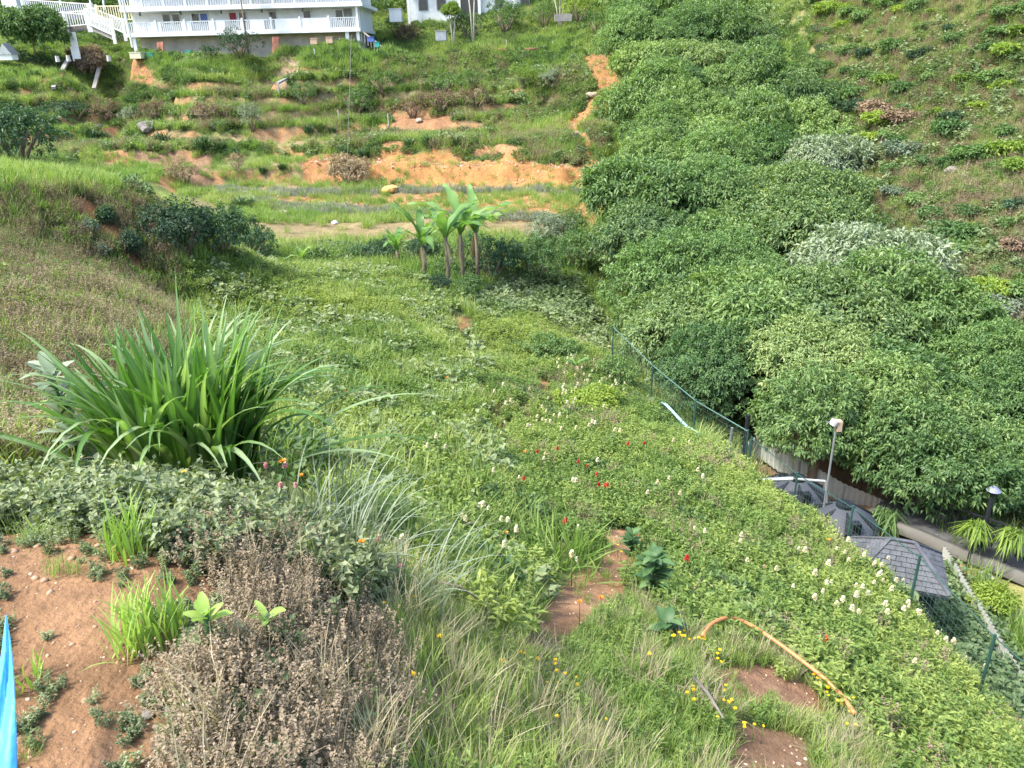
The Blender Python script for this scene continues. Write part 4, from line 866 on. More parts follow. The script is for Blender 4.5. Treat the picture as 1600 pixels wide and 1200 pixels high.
# ------------------------------------------------------------------ small hip roofed shed
def shed(px, py, Y):
    p = P(px, py, Y); z0 = h1(p[0], p[1]); t = thing('pump_shed', 'small dark shed with a grey shingled hip roof behind the fence', 'shed', (p[0], p[1], z0), math.radians(-22)); ez = p[2]-z0
    hx, hy, rz = .74, .64, .5; rx = .2
    MB().box((-hx*.78, -hy*.78, -.3), (hx*.78, hy*.78, ez)).build('wall', M_dark, t)
    rf = MB().poly([(-hx, -hy, ez-.02), (hx, -hy, ez-.02), (hx, hy, ez-.02), (-hx, hy, ez-.02), (-rx, 0, ez+rz-.02), (rx, 0, ez+rz-.02)], [(0, 1, 5, 4), (1, 2, 5), (2, 3, 4, 5), (3, 0, 4), (0, 3, 2, 1)]).build('roof', M_slate, t)
    # shingle courses, each a sub-part strip that laps over the one below
    C4 = [np.array(v) for v in ((-hx, -hy, ez), (hx, -hy, ez), (hx, hy, ez), (-hx, hy, ez))]; T4 = [np.array((-rx, 0, ez+rz)), np.array((rx, 0, ez+rz)), np.array((rx, 0, ez+rz)), np.array((-rx, 0, ez+rz))]
    rows = 9
    for s_ in range(4):
        a, b_, ta, tb = C4[s_], C4[(s_+1) % 4], T4[s_], T4[(s_+1) % 4]; nn = nrm(np.cross(b_-a, (ta+tb)/2-a)); 
        for r in range(rows):
            f0, f1 = r/rows, min(1, (r+1.15)/rows); L0, R0_, L1, R1 = a+(ta-a)*f0, b_+(tb-b_)*f0, a+(ta-a)*f1, b_+(tb-b_)*f1
            k = max(1, int(np.linalg.norm(R0_-L0)/.16)); m = MB()
            for j in range(k):
                u0, u1 = j/k+.006, (j+1)/k-.006; lo = nn*(.022+random.uniform(0, .008)); hi = nn*.004
                m.poly([L0+(R0_-L0)*u0+lo, L0+(R0_-L0)*u1+lo, L1+(R1-L1)*u1+hi, L1+(R1-L1)*u0+hi, L0+(R0_-L0)*u0, L0+(R0_-L0)*u1], [(0, 1, 2, 3), (0, 4, 5, 1)])
            m.build('shingle_row', M_slate, rf)
    for (a, b_) in ((C4[0], T4[0]), (C4[1], T4[1]), (C4[2], T4[2]), (C4[3], T4[3]), (T4[0], T4[1])): MB().bar(a+np.array([0, 0, .03]), b_+np.array([0, 0, .03]), .07, .02).build('ridge_cap', M_slate, rf)
    MB().bar((hx, -hy, ez-.05), (-hx, -hy, ez-.05), .03, .05).build('fascia', M_dark, t)
shed(1402, 884, 11.1)
# ------------------------------------------------------------------ pale corrugated sheet wall
def corr(pts, hh, label):
    P_ = [np.array(p) for p in pts]; t = thing('sheet_wall', label, 'wall', P_[0]); o_ = P_[0]
    for i in range(len(P_)-1):
        a, b_ = P_[i], P_[i+1]; Ln = np.linalg.norm((b_-a)[:2]); npan = max(1, int(round(Ln/.9)))
        nn = np.array([-(b_-a)[1], (b_-a)[0], 0]); nn = nn/np.linalg.norm(nn)
        for j in range(npan):
            A_, B_ = a+(b_-a)*j/npan-o_, a+(b_-a)*(j+1)/npan-o_; V, F = [], []; k = 36; off = nn*.012*(j % 2)
            for q in range(k+1):
                w = nn*(.026*math.sin(q/k*9*2*math.pi))+off; c = A_+(B_-A_)*q/k
                V += [c+w+np.array([0, 0, -.25]), c+w+np.array([0, 0, hh])]
            for q in range(k): F.append([2*q, 2*q+2, 2*q+3, 2*q+1])
            ob('panel', npmesh('panel', V, F, smooth=True), M_sheet, t)
    for p in P_: MB().cyl(p-o_-np.array([0, 0, .2]), p-o_+np.array([0, 0, hh-.05]), .03, n=8).build('post', M_metalgrey, t)
cw = []
for (px, py, Y) in [(1150,700,17.6),(1190,672,17.8),(1250,712,16.9),(1320,752,16.2),(1400,785,15.6),(1452,812,14.6),(1500,885,12.6),(1560,985,10.6),(1610,1060,9.6),(1680,1170,8.6)]:
    p = P(px, py, Y); zz = h1(p[0], p[1]); cw.append((p[0], p[1], p[2]-.55))
corr(cw, .48, 'pale corrugated sheet wall curving round the tank yard')
# lawn side: kerb and road
def ribbon(pts, w, up, name, m, **kw):
    P_ = np.array(pts); T = nrm(np.gradient(P_, axis=0)); S_ = nrm(np.cross(T, [0, 0, 1.])); V = []; F = []
    for i in range(len(P_)):
        for s_ in (-1, 1): V += [P_[i]+S_[i]*w*s_/2+np.array([0, 0, up]), P_[i]+S_[i]*w*s_/2-np.array([0, 0, .2])]
    for i in range(len(P_)-1):
        a = 4*i; F += [[a, a+4, a+6, a+2], [a, a+1, a+5, a+4], [a+2, a+6, a+7, a+3]]
    return ob(name, npmesh(name, V, F), m, None, **kw)
kp = []
for px, py, Y in [(1370,806,14.8),(1440,832,14.0),(1500,858,13.4),(1560,880,12.9),(1640,915,12.2),(1760,960,11.4)]:
    p = P(px, py, Y); p[2] = max(p[2], h1(p[0], p[1])+.05); kp.append(p)
ribbon(kp, .16, .02, 'kerb', M_kerb, kind='structure')
ribbon([q+np.array([.5, .75, -.08]) for q in kp], 1.5, .0, 'road', M_asph, kind='structure')
# hanging plants and dark railing in the shade behind the kerb
rail = thing('iron_railing', 'dark iron railing in the shade under the trees behind the kerb', 'railing', kp[0])
kk = [q+np.array([.28, .45, 0])-kp[0] for q in kp]
for i in range(len(kk)-1):
    n_ = max(3, int(np.linalg.norm(kk[i+1]-kk[i])/.14))
    for j in range(n_): c = kk[i]+(kk[i+1]-kk[i])*j/n_; MB().cyl(c, c+np.array([0, 0, .62]), .012, n=5).build('bar', M_black, rail)
    MB().bar(kk[i]+np.array([0, 0, .62]), kk[i+1]+np.array([0, 0, .62]), .035).build('top_rail', M_black, rail)
for (px, py, Y, s_, tx) in [(1526,822,13.2,.24,'bright hanging plant left of the black garden lamp'), (1582,834,12.9,.25,'bright hanging plant right of the black garden lamp'), (1385,806,14.6,.34,'bluish green hanging leafy plant beside the fence yard')]:
    p = P(px, py, Y); n_ = 260; V, F, lv = blades(disc(n_, s_*.7)+np.array([0, 0, 1.])*rng.uniform(0, s_*.5, (n_, 1)), rng.uniform(0, 6.28, n_), s_*2.3*rng.uniform(.4, 1.1, n_), .03, rng.uniform(2.0, 2.95, n_), rng.uniform(.1, .4, n_), rng.random(n_), 6)
    t = thing('hanging_plant', tx, 'plant', p); ob('foliage', npmesh('foliage', V, F, lv), M_bushy if px > 1400 else M_bushm, t)
    gz = h1(p[0], p[1]); MB().cyl((0, 0, gz-p[2]), (0, 0, 0), .03, n=7).build('stand', M_black, t)
# garden lamp (black) and the pole lamp with a box head
p = P(1553, 765, 13.6); z0 = h1(p[0], p[1]); t = thing('garden_lamp', 'black garden lamp with a flat blue-grey cap under the trees', 'lamp post', (p[0], p[1], z0)); hh = p[2]-z0
MB().cyl((0, 0, -.1), (0, 0, hh-.05), .06, .045, 10).build('post', M_black, t); MB().cyl((0, 0, hh-.12), (0, 0, hh-.02), .07, .09, 12).build('lamp_housing', M_black, t); MB().cyl((0, 0, hh-.02), (0, 0, hh+.06), .14, .06, 14).build('cap', simple('blue_grey_cap', (.2, .22, .32), .5), t)
p = P(1307, 664, 13.2); z0 = h1(p[0], p[1]); t = thing('pole_lamp', 'slim grey pole carrying a small pale box head above the tanks', 'lamp post', (p[0], p[1], z0)); hh = p[2]-z0
MB().cyl((0, 0, -.1), (0, 0, hh), .022, n=8).build('pole', M_metalgrey, t); MB().box((.0, -.06, hh-.12), (.09, .07, hh+.09), ).build('sensor_box', M_tan, t); hd = MB().cyl((-.08, 0, hh+.0), (-.02, 0, hh+.10), .075, .085, 12).build('lamp_head', M_lampw, t); MB().bar((-.2, 0, hh+.06), (-.06, 0, hh+.06), .02).build('bracket', M_metalgrey, t)
# black and grey posts near the yard
for (px0, py0, py1, Y, r, m, tx) in [(1163,705,648,16.6,.05,M_black,'thick black post leaning behind the fence'), (1138,705,668,16.2,.03,M_metalgrey,'short grey post left of the thick black post')]:
    p = P(px0, py0, Y); q = P(px0+6, py1, Y); o = MB().cyl((0, 0, -1.2), q-p, r, n=9).build('post', m, None, label=tx, category='post'); o.location = p
# hose
hpts = [(1095,1022),(1108,1003),(1128,993),(1150,993),(1180,1010),(1215,1035),(1250,1062),(1285,1090),(1310,1115),(1330,1145)]
hw = gnd([a[0] for a in hpts], [a[1] for a in hpts]); hw[:, 2] += .2
tt = np.linspace(0, len(hw)-1, 60); hs = np.stack([np.interp(tt, range(len(hw)), hw[:, i]) for i in range(3)], 1)
for _ in range(6): hs[1:-1] = (hs[:-2]+hs[1:-1]*2+hs[2:])/4
ob('garden_hose', npmesh('garden_hose', *tube(hs, .017, 8), smooth=True), M_hose, None, label='orange hose lying in a curve over the weeds of the near slope', category='hose')
# dead stalks
for (a, b_, r, tx) in [((652,840),(687,856),.018,'straw-coloured dead stalk lying left of the cream flowers'), ((712,856),(758,845),.016,'pale dry stalk with a leaf among the cream flowers'), ((690,958),(750,990),.008,'thin bent dry blade above the near slope'), ((1080,1095),(1125,1170),.012,'grey dead branch on the near slope'), ((1080,950),(1100,930),.008,'short dry twig beside the broad-leaved weeds')]:
    p, q = g(*a), g(*b_); p[2] += .22; q[2] += .26; q2 = (p+q)/2+np.array([0, 0, .03]); tb = tube([np.zeros(3), q2-p, q-p], [r, r, r*.6], 6)
    o = ob('dead_stalk', npmesh('dead_stalk', *tb), simple('straw_stalk', (.62, .48, .28), .8) if r > .01 else M_dry, None, label=tx, category='dry stalk'); o.location = p
    if tx.startswith('grey'): o.data.materials[0] = M_stone
# stones
def rock(px, py, r, m, tx, fl=.6):
    p = g(px, py); b_ = bmesh.new(); bmesh.ops.create_icosphere(b_, subdivisions=2, radius=1); R = r/FPX*np.linalg.norm(p)
    for v in b_.verts: f = 1+.28*(vnoise(v.co.x*1.7+px, v.co.y*1.7+v.co.z*2+py)-.5)*2; v.co = Vector((v.co.x*R*f*1.2, v.co.y*R*f*.9, v.co.z*R*f*fl))
    me = bpy.data.meshes.new('rock'); b_.to_mesh(me); b_.free(); o = ob('rock', me, m, None, label=tx, category='rock'); o.location = p+np.array([0, 0, R*.25]); o.rotation_euler[2] = random.random()*6
for a in [(232,203,13,M_stone,'large grey boulder on the left terrace bank'), (155,200,6,M_stone,'small grey stone in the red soil cut'), (825,1052,9,M_pstone,'left pale flat stone on the near slope'), (862,1050,16,M_pstone,'upper pale flat stone on the near slope'), (868,1068,17,M_pstone,'lower pale flat stone on the near slope'),
          (232,1118,8,M_stone,'grey pebble stone at the edge of the bare earth'), (545,216,5,M_stone,'grey stone on the terrace path'), (655,190,6,M_pstone,'pale stone by the bare hollow'), (900,215,10,simple('pinkish_rock', (.5, .36, .32), .9),'pinkish slab stone beside the erosion strip'), (442,335,8,M_pstone,'pale stone on the grass above the dark bushes'), (523,350,6,M_lampw,'whitish stone on the terrace strip'),
          (610,300,12,simple('orange_clod', (.6, .36, .12), .95),'orange clod of earth on the terrace'), (925,150,7,M_pstone,'pale stump stone on the erosion strip'), (1490,270,10,M_stone,'grey rock showing on the right hillside'), (1510,278,8,M_stone,'smaller grey rock right of the other on the hillside'), (1520,882,6,M_lampw,'white rounded stone at the lawn edge, upper one'), (1536,888,6,M_lampw,'white rounded stone at the lawn edge, middle one'), (1541,902,8,M_lampw,'white rounded stone at the lawn edge, lower one')]: rock(*a)
# blue sheet at the left edge
ap = P(9, 960, 1.6); V = []; rows = [(9,9,960,1.60),(6,13,985,1.56),(2,18,1020,1.50),(-4,21,1060,1.44),(-10,23,1100,1.38),(-20,25,1150,1.31),(-30,26,1215,1.24),(-40,27,1290,1.17)]
for r, (xl, xr, yy, Yd) in enumerate(rows):
    for q in range(7): u = q/6; V.append(P(xl+(xr-xl)*u, yy, Yd+.006*math.sin(u*8+r*.9)*min(1, r/3))-ap)
V = np.array(V); F = np.array([[r*7+q, r*7+q+1, r*7+q+8, r*7+q+7] for r in range(len(rows)-1) for q in range(6)]); n_ = len(V)
Vb = np.concatenate([V, V+np.array([0, .003, 0])]); Fb = np.concatenate([F[:, ::-1], F+n_])
o = ob('blue_tarpaulin', npmesh('blue_tarpaulin', Vb, Fb, smooth=True), M_blue, None, label='pointed edge of a bright blue tarpaulin at the left of the bare earth', category='tarpaulin'); o.location = ap
# ------------------------------------------------------------------ thin pole, rails and beams on the slope
def polething(name, a, b_, r, m, tx, cat='pole'):
    p, q = np.array(a), np.array(b_); o = MB().cyl((0, 0, 0), q-p, r, n=8).build(name, m, None, label=tx, category=cat); o.location = p
q = g(541, 292); t_ = P(549, 55, q[1]); polething('thin_pole', q-np.array([0, 0, .2]), t_, .018, M_concrete, 'very tall thin pale pole standing on the terrace right of the white house')
for (a, b_, tx) in [((115,98),(87,153),'left grey beam sloping down the bank below the round tan bush'), ((164,98),(150,153),'right grey beam sloping down the bank below the round tan bush')]:
    p, q = g(*a), g(*b_); p[2] += .9; q[2] += .8; o = MB().bar((0, 0, 0), q-p, .34, .2).build('grey_beam', M_concrete, None, label=tx, category='beam'); o.location = p
p0, p1, p2 = g(436, 152), g(434, 135), g(466, 122); t = thing('handrail', 'bent grey handrail beside the footpath on the upper slope', 'handrail', p0); a = P(434, 130, p0[1]); b_ = P(465, 114, p0[1]+2.5); c = P(466, 100, p0[1]+4)
MB().bar((0, 0, -.3), a-p0, .11).build('post', M_metalgrey, t); MB().bar(a-p0, b_-p0, .28, .14).build('rail', M_metalgrey, t); MB().bar(b_-p0, c-p0, .12).build('upper_rail', M_metalgrey, t); MB().bar(P(462, 135, p0[1]+2.5)-p0, b_-p0, .07).build('post', M_palebark, t)
for (px, py, hpx, tx) in [(608,205,28,'thin stick pole standing on the middle terrace'), (530,190,18,'short stick pole left of the thin stick on the terrace'), (333,122,15,'white leaning stick on the slope below the beige wall'), (493,90,14,'small white post on the grass below the house'), (793,76,14,'thin white post in front of the red tub'), (866,76,12,'thin white post right of the rusty tub')]:
    p = g(px, py); q = P(px-2, py-hpx, p[1]); polething('stick', p-np.array([0, 0, .1]), q, .05, M_lampw if 'white' in tx else M_palebark, tx, 'stick')

# ------------------------------------------------------------------ the white house
HY = 78.0; hl = P(207, 88, HY); hr = P(562, 72, HY+.0); hw_ = hr[0]-hl[0]
zb = hl[2]-.35; t = thing('white_house', 'long white two-storey house with balconies at the top left', 'house', (hl[0], HY, zb)); HW = hw_; k_ = HY/ (FPX*.93)
def lz(py): return P(207, py, HY)[2]-zb     # heights read at the left corner
z1 = lz(53); z2 = lz(13); z1b = z1-.28; z2b = z2-.3
MB().box((.3, 1.6, 0), (HW*.99, 9, z1b)).build('basement_wall', M_beige, t)
MB().box((0, 1.5, z1), (HW, 9, z2b)).build('wall', M_white, t)
MB().box((0, 1.5, z2), (HW, 9, z2+2.7)).build('wall', M_white, t)
MB().box((-.3, 0, z1b), (HW+.2, 9, z1)).build('balcony_floor', M_concrete if 0 else M_white, t)
MB().box((-.3, -.15, z2b), (HW+.6, 9.1, z2)).build('balcony_floor', M_white, t)
rf = MB().poly([(-.8, -.6, z2+2.7), (HW+.8, -.6, z2+2.7), (HW+.8, 9.6, z2+2.7), (-.8, 9.6, z2+2.7), (-.8, 4.5, z2+4.4), (HW+.8, 4.5, z2+4.4)], [(0, 1, 5, 4), (2, 3, 4, 5), (1, 2, 5), (3, 0, 4), (0, 3, 2, 1)]).build('roof', M_roof, t)
def balus(parent, a, b_, hh, m, sp=.19, w=.06, posts=2.1, name='baluster'):
    a, b_ = np.array(a), np.array(b_); Ln = np.linalg.norm(b_-a); n_ = int(Ln/sp)
    mesh_v = None
    for j in range(n_+1):
        c = a+(b_-a)*j/n_
        if mesh_v is None: o0 = MB().box((-w/2, -w/2, 0), (w/2, w/2, hh-.08)).build(name, m, parent); mesh_v = o0.data; o0.location = c
        else: o = bpy.data.objects.new(name, mesh_v); COL.objects.link(o); o.parent = parent; o.location = c
    for z in (0.0, hh-.08): MB().bar(a+np.array([0, 0, z+.04]), b_+np.array([0, 0, z+.04]), .10, .08).build('rail', m, parent)
    if posts:
        kq = max(1, int(round(Ln/posts)))
        for j in range(kq+1): c = a+(b_-a)*j/kq; MB().box(c+np.array([-.08, -.08, 0]), c+np.array([.08, .08, hh+.12])).build('railing_post', m, parent)
# lower balcony: railing panels between solid white panels
segs = [(0, 1.9), (3.1, 5.0), (5.9, 7.5), (9.0, 11.3), (12.6, 13.6), (HW-2.4, HW)]
for a, b_ in segs: balus(t, (a, .15, z1), (b_, .15, z1), .95, M_white, sp=.17, w=.07, posts=0)
last = 0
for (a, b_) in [(1.9, 3.1), (5.0, 5.9), (7.5, 9.0), (11.3, 12.6), (13.6, HW-2.4)]: MB().box((a, .1, z1+.001), (b_, .2, z1+.95)).build('balcony_panel', M_white, t)
for x_ in np.linspace(0, HW, 9): MB().box((x_-.09, .03, z1+.002), (x_+.09, .21, z2b-.002 if x_ in (0, HW) else z1+1.1)).build('balcony_post', M_white, t)
balus(t, (-.2, .05, z2), (HW+.4, .05, z2), 1.0, M_white, sp=.22, w=.07, posts=2.0)
for x_, m2 in [(3.2, M_glass), (4.1, M_glass), (5.9, M_glass), (6.7, M_bluep), (9.4, M_curt), (10.3, M_glass), (13.1, M_glass), (16.3, M_glass), (19.3, M_glass)]:
    f = MB().box((x_-.4, 1.42, z1+.7), (x_+.4, 1.497, z2b-.1)).build('window', M_white, t); MB().box((x_-.31, 1.38, z1+.8), (x_+.31, 1.417, z2b-.2)).build('pane', m2, f)
for x_ in np.arange(1.5, HW-1, 2.4):
    f = MB().box((x_-.5, 1.42, z2+.9), (x_+.5, 1.497, z2+2.1)).build('window', M_white, t); MB().box((x_-.42, 1.38, z2+1.0), (x_+.42, 1.417, z2+2.0)).build('pane', M_glass, f)
d = MB().box((HW-1.6, 1.43, z1), (HW-.7, 1.497, z2b-.1)).build('door', M_concrete, t); MB().box((HW-.85, 1.38, z1+.9), (HW-.78, 1.427, z1+1.0)).build('handle', M_black, d)
for x_, w_ in [(.35, .16), (HW-1.1, .16), (HW-.1, .14)]: MB().box((x_-w_, .2, -1.0), (x_+w_, .5, z1b)).build('column', M_white, t)
MB().bar((HW+.2, .3, z1b+.1), (HW+3.3, -.3, -.3), .12).build('stair_rail', M_palebark, t)
for j in range(12): f = j/11; MB().bar((HW+.2+3.1*f, .3-.6*f, z1b+.1-f*(z1b+.4)), (HW+.2+3.1*f, .3-.6*f, z1b-.8-f*(z1b+.4)), .06).build('stair_baluster', M_palebark, t)
for j in range(5): MB().bar((1.5+j*3.7, -.16, z2b-.35), (1.5+j*3.7, -.16, z2b-.05), .12).build('down_light', M_black, t)
# long lean white post in front of the left corner
a, b_ = P(207, 74, HY-1.2), P(190, -5, HY-1.2); polething('white_post', a, b_, .09, M_white, 'long white post leaning beside the left corner of the white house', 'post')
# things under the house
def crate(px, py, Y, w, h_, m, name, label, cat):
    p = P(px, py, Y); t = thing(name, label, cat, p); z0 = h1(p[0], p[1])-p[2]
    b0 = MB().box((-w/2, -w/2, 0), (w/2, w/2, h_)).build('body', m, t, bevel=.03); MB().box((-w/2-.03, -w/2-.03, h_+.002), (w/2+.03, w/2+.03, h_+.06)).build('rim', m, t); return t
crate(492,70,HY-1.2,.6,.5,M_tan,'cloth_bundle','tan cloth-covered box under the right half of the white house','box')
crate(516,68,HY-1.2,.6,.5,M_tan,'cloth_bundle','second tan box just right of the first under the white house','box')
crate(297,86,HY-1.4,.5,.35,M_teal,'teal_tub','pale teal tub in front of the beige basement wall','tub')
crate(236,91,HY-1.4,.7,.4,M_teal,'teal_tub','small green tub at the left corner of the basement','tub')
crate(590,74,HY-1.4,.45,.4,M_teal,'teal_tub','bright teal tub at the foot of the outdoor stair','tub')
crate(580,66,HY-1.0,.6,.4,M_bluep,'blue_tub','dark blue tub beside the outdoor stair','tub')
crate(690,64,HY+.5,1.0,.8,M_metalgrey,'grey_tub','blue-grey tub left of the forked tree','tub')
crate(216,92,HY-2.2,1.0,.5,M_cream,'cream_block','cream block at the foot of the left corner column','block')
for (px, tx, m) in [(430, 'brown wooden board leaning against the basement', M_rust), (250, 'red-brown board under the left end of the house', M_rust)]:
    p = P(px, 84 if px < 400 else 76, HY-.6); o = MB().bar((0, 0, -.4), (.1, .25, 1.0), .75, .06).build('board', m, None, label=tx, category='board'); o.location = p
def tub(px, py, wpx, m, tx):
    p = g(px, py); R = wpx/FPX*np.linalg.norm(p)/2; V, F = lathe([(R*.7, 0), (R*.95, R*.45), (R, R*.6), (R*.88, R*.6), (R*.8, R*.3), (.001, R*.28)], 24); V[:, 1] *= .7
    t = thing('tub', tx, 'tub', p); ob('basin', npmesh('basin', V, F, smooth=True), m, t); V, F = lathe([(R*.99, R*.58), (R*1.05, R*.62), (R*1.0, R*.68), (R*.9, R*.62)], 24); V[:, 1] *= .7; ob('rim', npmesh('rim', V, F, smooth=True), m, t)
tub(790, 84, 20, M_pink, 'faded red plastic tub on the grass at the top of the slope'); tub(834, 85, 25, M_rust, 'rusty brown oval tub right of the faded red one'); tub(815, 76, 10, M_bluep, 'small blue tub between the two larger tubs')
# ------------------------------------------------------------------ balustrades left of the house
def bal(name, a, b_, Y1, Y2, hh, m, tx, sp=.24, slab=0):
    p, q = P(a[0], a[1], Y1), P(b_[0], b_[1], Y2); t = thing(name, tx, 'balustrade', p); balus(t, np.zeros(3), q-p, hh, m, sp=.3, w=.07, posts=0)
    for c in (np.zeros(3), q-p): MB().box(c+np.array([-.12, -.12, -.7]), c+np.array([.12, .12, hh+.1])).build('end_post', m, t)
    if slab: MB().bar(np.array([0, .3, -.2]), q-p+np.array([0, .3, -.2]), .16, .5).build('walkway', M_concrete, t)
    return t
bal('white_balustrade', (38,16), (146,24), 90, 86, 1.05, M_white, 'long level white balustrade at the top left corner', slab=1)
bal('white_balustrade', (104,42), (142,38), 84, 83, 1.3, M_white, 'short white balustrade at the landing of the stairs', slab=1)
bal('white_balustrade', (138,38), (178,56), 83, 80, 1.3, M_white, 'front white balustrade going down the stairs', slab=1)
bal('white_balustrade', (142,30), (195,52), 86, 82, 1.2, M_white, 'rear white balustrade of the stairs')
bal('cream_balustrade', (154,31), (214,31), 84, 82, 1.25, M_cream, 'cream balustrade between the stairs and the white house')
for (px0, py0, px1, py1, Y, tx) in [(145,22,138,-12,85,'white post rising from the end of the long balustrade'), (95,8,91,-14,89,'white post above the middle of the long balustrade'), (163,16,160,-12,86,'thin white post above the cream balustrade')]: polething('white_post', P(px0, py0, Y), P(px1, py1, Y), .09, M_white, tx, 'post')
p = P(121, 92, 81); t = thing('white_slab', 'upright white slab board standing behind the round tan bush', 'board', p); MB().box((-.3, -.05, 0), (.35, .05, 2.35)).build('panel', M_white, t); MB().box((-.42, -.06, -.2), (-.302, .06, 1.1)).build('side_panel', M_white, t)
p = P(8, 94, 76); t = thing('white_gabled_box', 'small white gabled structure at the far left edge', 'structure', p)
MB().box((-1.2, -.4, 0), (.9, .6, .45)).build('base', M_white, t); MB().poly([(-.2, -.5, .452), (1.0, -.5, .452), (.4, -.5, 1.4), (-.2, .7, .452), (1.0, .7, .452), (.4, .7, 1.4)], [(0, 1, 2), (3, 5, 4), (0, 2, 5, 3), (1, 4, 5, 2), (0, 3, 4, 1)]).build('gable', M_metalgrey, t)
p = P(14, 16, 92); t = thing('small_white_hut', 'white hut wall cut by the top left corner', 'hut', p); MB().box((-.6, 0, -.3), (1.0, 2.5, 2.6)).build('wall', M_white, t); MB().box((-.8, -.2, 2.602), (1.2, 2.7, 2.8)).build('roof', M_roof, t)
for (px, py, tx) in [(95, 44, 'white figurine-like garden post left of the stairs'), (103, 48, 'smaller pale garden post beside it'), (90, 93, 'white stone block left of the tan bush'), (107, 92, 'pale round stone block closer to the tan bush'), (170, 92, 'white stone blocks right of the tan bush')]:
    p = P(px, py, 75 if py > 60 else 82); o = MB().cyl((0, 0, -.2), (0, 0, .3), .2, .16, 8).build('garden_block', M_lampw, None, label=tx, category='block'); o.location = p
# ------------------------------------------------------------------ second house
p = P(640, 22, 90); t = thing('pale_house', 'pale second house behind trees at the top centre', 'house', p); w2 = P(828, 22, 90)[0]-p[0]
MB().box((0, 0, -1), (w2, 7, 3)).build('wall', M_white, t)
MB().poly([(-.6, -.8, 3.002), (w2+.6, -.8, 3.002), (w2+.6, 7.6, 3.002), (-.6, 7.6, 3.002), (-.6, 3.4, 4.6), (w2+.6, 3.4, 4.6)], [(0, 1, 5, 4), (2, 3, 4, 5), (1, 2, 5), (3, 0, 4), (0, 3, 2, 1)]).build('roof', M_roof, t)
for x_ in (1.5, 3.4, 9.5, 12.2): f = MB().box((x_-.5, -.07, .3), (x_+.5, -.002, 1.7)).build('window', M_concrete, t); MB().box((x_-.4, -.11, .4), (x_+.4, -.072, 1.6)).build('pane', M_glass, f)
for x_ in (0, 5.3, 7.4, 11.0): MB().box((x_-.14, -.7, -1.5), (x_+.14, -.45, 3)).build('column', M_white, t)
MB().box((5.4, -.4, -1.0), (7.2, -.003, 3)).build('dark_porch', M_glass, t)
p = P(618, 28, 84); t = thing('white_box', 'white water box on the bank left of the pale second house', 'box', p); MB().box((-.55, -.5, -.4), (.65, .5, .75)).build('body', M_white, t, bevel=.04); MB().box((-.6, -.55, .752), (.7, .55, .82)).build('lid', M_white, t)
p = P(880, 28, 80); t = thing('concrete_trough', 'low pale concrete trough near the palm at the top', 'trough', p); MB().box((-.8, -.3, -.3), (.8, .4, .3)).build('body', M_concrete, t); MB().box((-.7, -.2, .302), (.7, .3, .34)).build('rim', M_concrete, t)

# ------------------------------------------------------------------ flowers
def flower_proto(name, label, m, size, kind, group, stem=.3):
    t = thing(name, label, 'flower', (0, 0, 0), 0, group)
    ob('stem', npmesh('stem', *tube([(0, 0, -stem), (0, 0, 0)], [.005, .004], 4)), MD if 0 else M_bushm, t)
    r_ = np.random.default_rng(len(name)+int(size*1000))
    if kind == 'spike':
        n_ = 26; k = np.arange(n_); a = k*2.4; z = k/n_*size*.8; D = np.stack([np.cos(a), np.sin(a), np.full(n_, .45)], 1); V, F, lv = leaves(np.stack([np.zeros(n_), np.zeros(n_), z], 1), D, size*.5*(1-.5*k/n_), size*.42, r_.random(n_))
    else:
        n_ = 14; a = np.arange(n_)*6.283/7; D = np.stack([np.cos(a), np.sin(a), np.where(np.arange(n_) < 7, .15, .6)], 1); V, F, lv = leaves(np.zeros((n_, 3)), D, size*.55, size*.36, r_.random(n_), droop=.05)
    ob('petals', npmesh('petals', V, F, lv), m, t); return t
def flowers(proto_, pts, s0, s1, up):
    first = True
    for p in pts:
        loc = (p[0], p[1], p[2]+up*random.uniform(.85, 1.15)); s = random.uniform(s0, s1)*min(1, .35+.65*np.linalg.norm(p)/8)
        if first: proto_.location = loc; proto_.scale = (s,)*3; first = False
        else: dup(proto_, loc, random.uniform(0, 6.28), s)
def pix(l, j=0):
    a = np.array(l, float)+rng.normal(0, j, (len(l), 2)); return gnd(a[:, 0], a[:, 1])
fw = [(784,705),(790,728),(698,732),(684,722),(671,740),(850,750),(852,742),(812,780),(895,782),(900,788),(773,778),(752,835),(765,836),(757,840),(725,852),(730,856),(785,856),(795,855),(808,866),(903,868),(893,916),(900,917),(790,905),(808,870),(933,750),(840,676),(848,680),(860,684),(896,655),(890,660),(943,660),(900,695),
      (960,697),(968,700),(1025,793),(1060,806),(1075,716),(1050,722),(1145,706),(1160,718),(1010,805),(1088,762),(1252,900),(1285,952),(1292,950),(1340,960),(1350,962),(1362,908),(1358,920),(1385,960),(1365,938),(1405,985),(1411,988),(1425,992),(1428,996),(1455,1030),(1468,1040),(1480,1042),(1502,1055),(1530,1070),(1330,975),(1310,978),(1420,1075),(1395,910),(1404,942),(1375,985),(1280,960),(628,940),(638,945),(1180,745),(1205,770),(1232,780),(1283,826),(1300,985)]
fw += [(random.uniform(868, 985), random.uniform(575, 640)) for _ in range(46)] + [(random.uniform(770, 960), random.uniform(630, 700)) for _ in range(30)] + [(random.uniform(1240, 1440), random.uniform(850, 1010)) for _ in range(26)] + [(random.uniform(1030, 1400), random.uniform(760, 960)) for _ in range(16)]
flowers(flower_proto('cream_flower', 'cream white flower spike rising from the green plants of the field and slope', M_petw, .075, 'spike', 'cream white flowers of the field and slope'), pix(fw), .7, 1.25, .36)
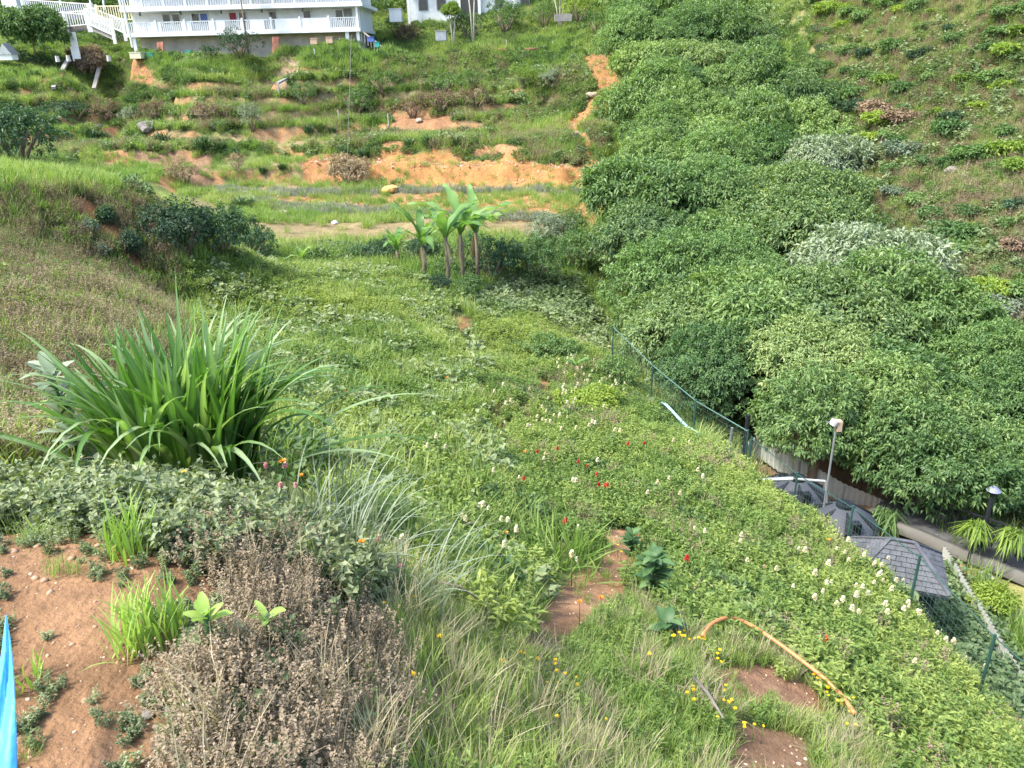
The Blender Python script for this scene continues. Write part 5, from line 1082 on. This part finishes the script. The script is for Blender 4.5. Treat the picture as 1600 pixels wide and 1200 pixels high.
flowers(flower_proto('red_flower', 'red flower standing in the green flower crop', M_petr, .075, 'spike', 'red flowers in the crop'), pix([(871,735),(903,752),(917,765),(932,772),(935,790),(948,795),(944,790),(883,857),(980,722),(1005,724),(545,648),(1283,1045),(819,788),(1070,915),(840,740)]), .8, 1.15, .36)
flowers(flower_proto('pink_flower', 'pink flower spike at the left edge of the flower crop', M_petp, .06, 'spike', 'pink flowers at the left edge of the crop'), pix([(428,803),(458,808),(450,830),(475,843),(600,920),(632,955),(960,680),(970,682),(1190,915)]), .7, 1.1, .3)
flowers(flower_proto('orange_flower', 'orange flower among the crop and weeds', M_peto, .06, 'daisy', 'orange flowers in the crop'), pix([(512,746),(480,812),(792,878),(614,684),(577,950),(938,983),(905,992),(456,810),(700,610),(820,735),(1290,870)]), .8, 1.2, .34)
flowers(flower_proto('yellow_daisy', 'single yellow daisy in front of the tall grass clump', M_pety, .055, 'daisy', None), [P(286, 733, 3.35)-np.array([0, 0, .25])], .8, .8, .25)
fy = [(606,995),(652,975),(690,1038),(650,1097),(760,1025),(784,1070),(790,1070),(820,1055),(840,1060),(870,1080),(871,1103),(868,1070),(900,1092),(902,1100),(855,1098),(883,1088),(815,1058),(868,1068),(1013,1050),(1039,1070),(1050,1018),(1060,1010),(1064,1015),(1075,1020),(1098,1022),(1090,1022),(1119,1042),(1124,1060),(1081,1105),(1082,1122),(1129,1105),(1140,1120),(1135,1128),(1145,980),(1152,968),(1158,975),(1185,995),(1190,1000),(1259,1022),(1257,1038),(1270,1050),(1268,1075),(1277,1090),(1290,1110),(1305,1118),(1322,1128),(1316,1112),(1320,1120),(1332,1160),(1160,1155),(1175,1160),(1355,1138),(946,1155),(870,1155),(1118,1150),(965,870),(970,880),(1000,780),(1003,790),(975,742)]
fy += [(random.uniform(1240, 1345), 0) for _ in range(0)]
flowers(flower_proto('small_yellow_flower', 'small yellow flower among the weeds of the near slope', M_pety, .034, 'daisy', 'small yellow flowers of the near slope'), pix(fy+[(x_+random.uniform(-14, 14), y_+random.uniform(-10, 10)) for x_, y_ in fy[20:52]]), .7, 1.2, .16)

relabel('cream_flower', lambda o: 'cream white flower spike', [(1020, 'left of the slope'), (1240, 'above the slope bushes'), (1e9, 'near the wire fence')], [(645, 'in the dense cream patch'), (720, 'in the upper crop'), (810, 'in the middle crop'), (900, 'in the lower crop'), (1e9, 'low on the slope')])
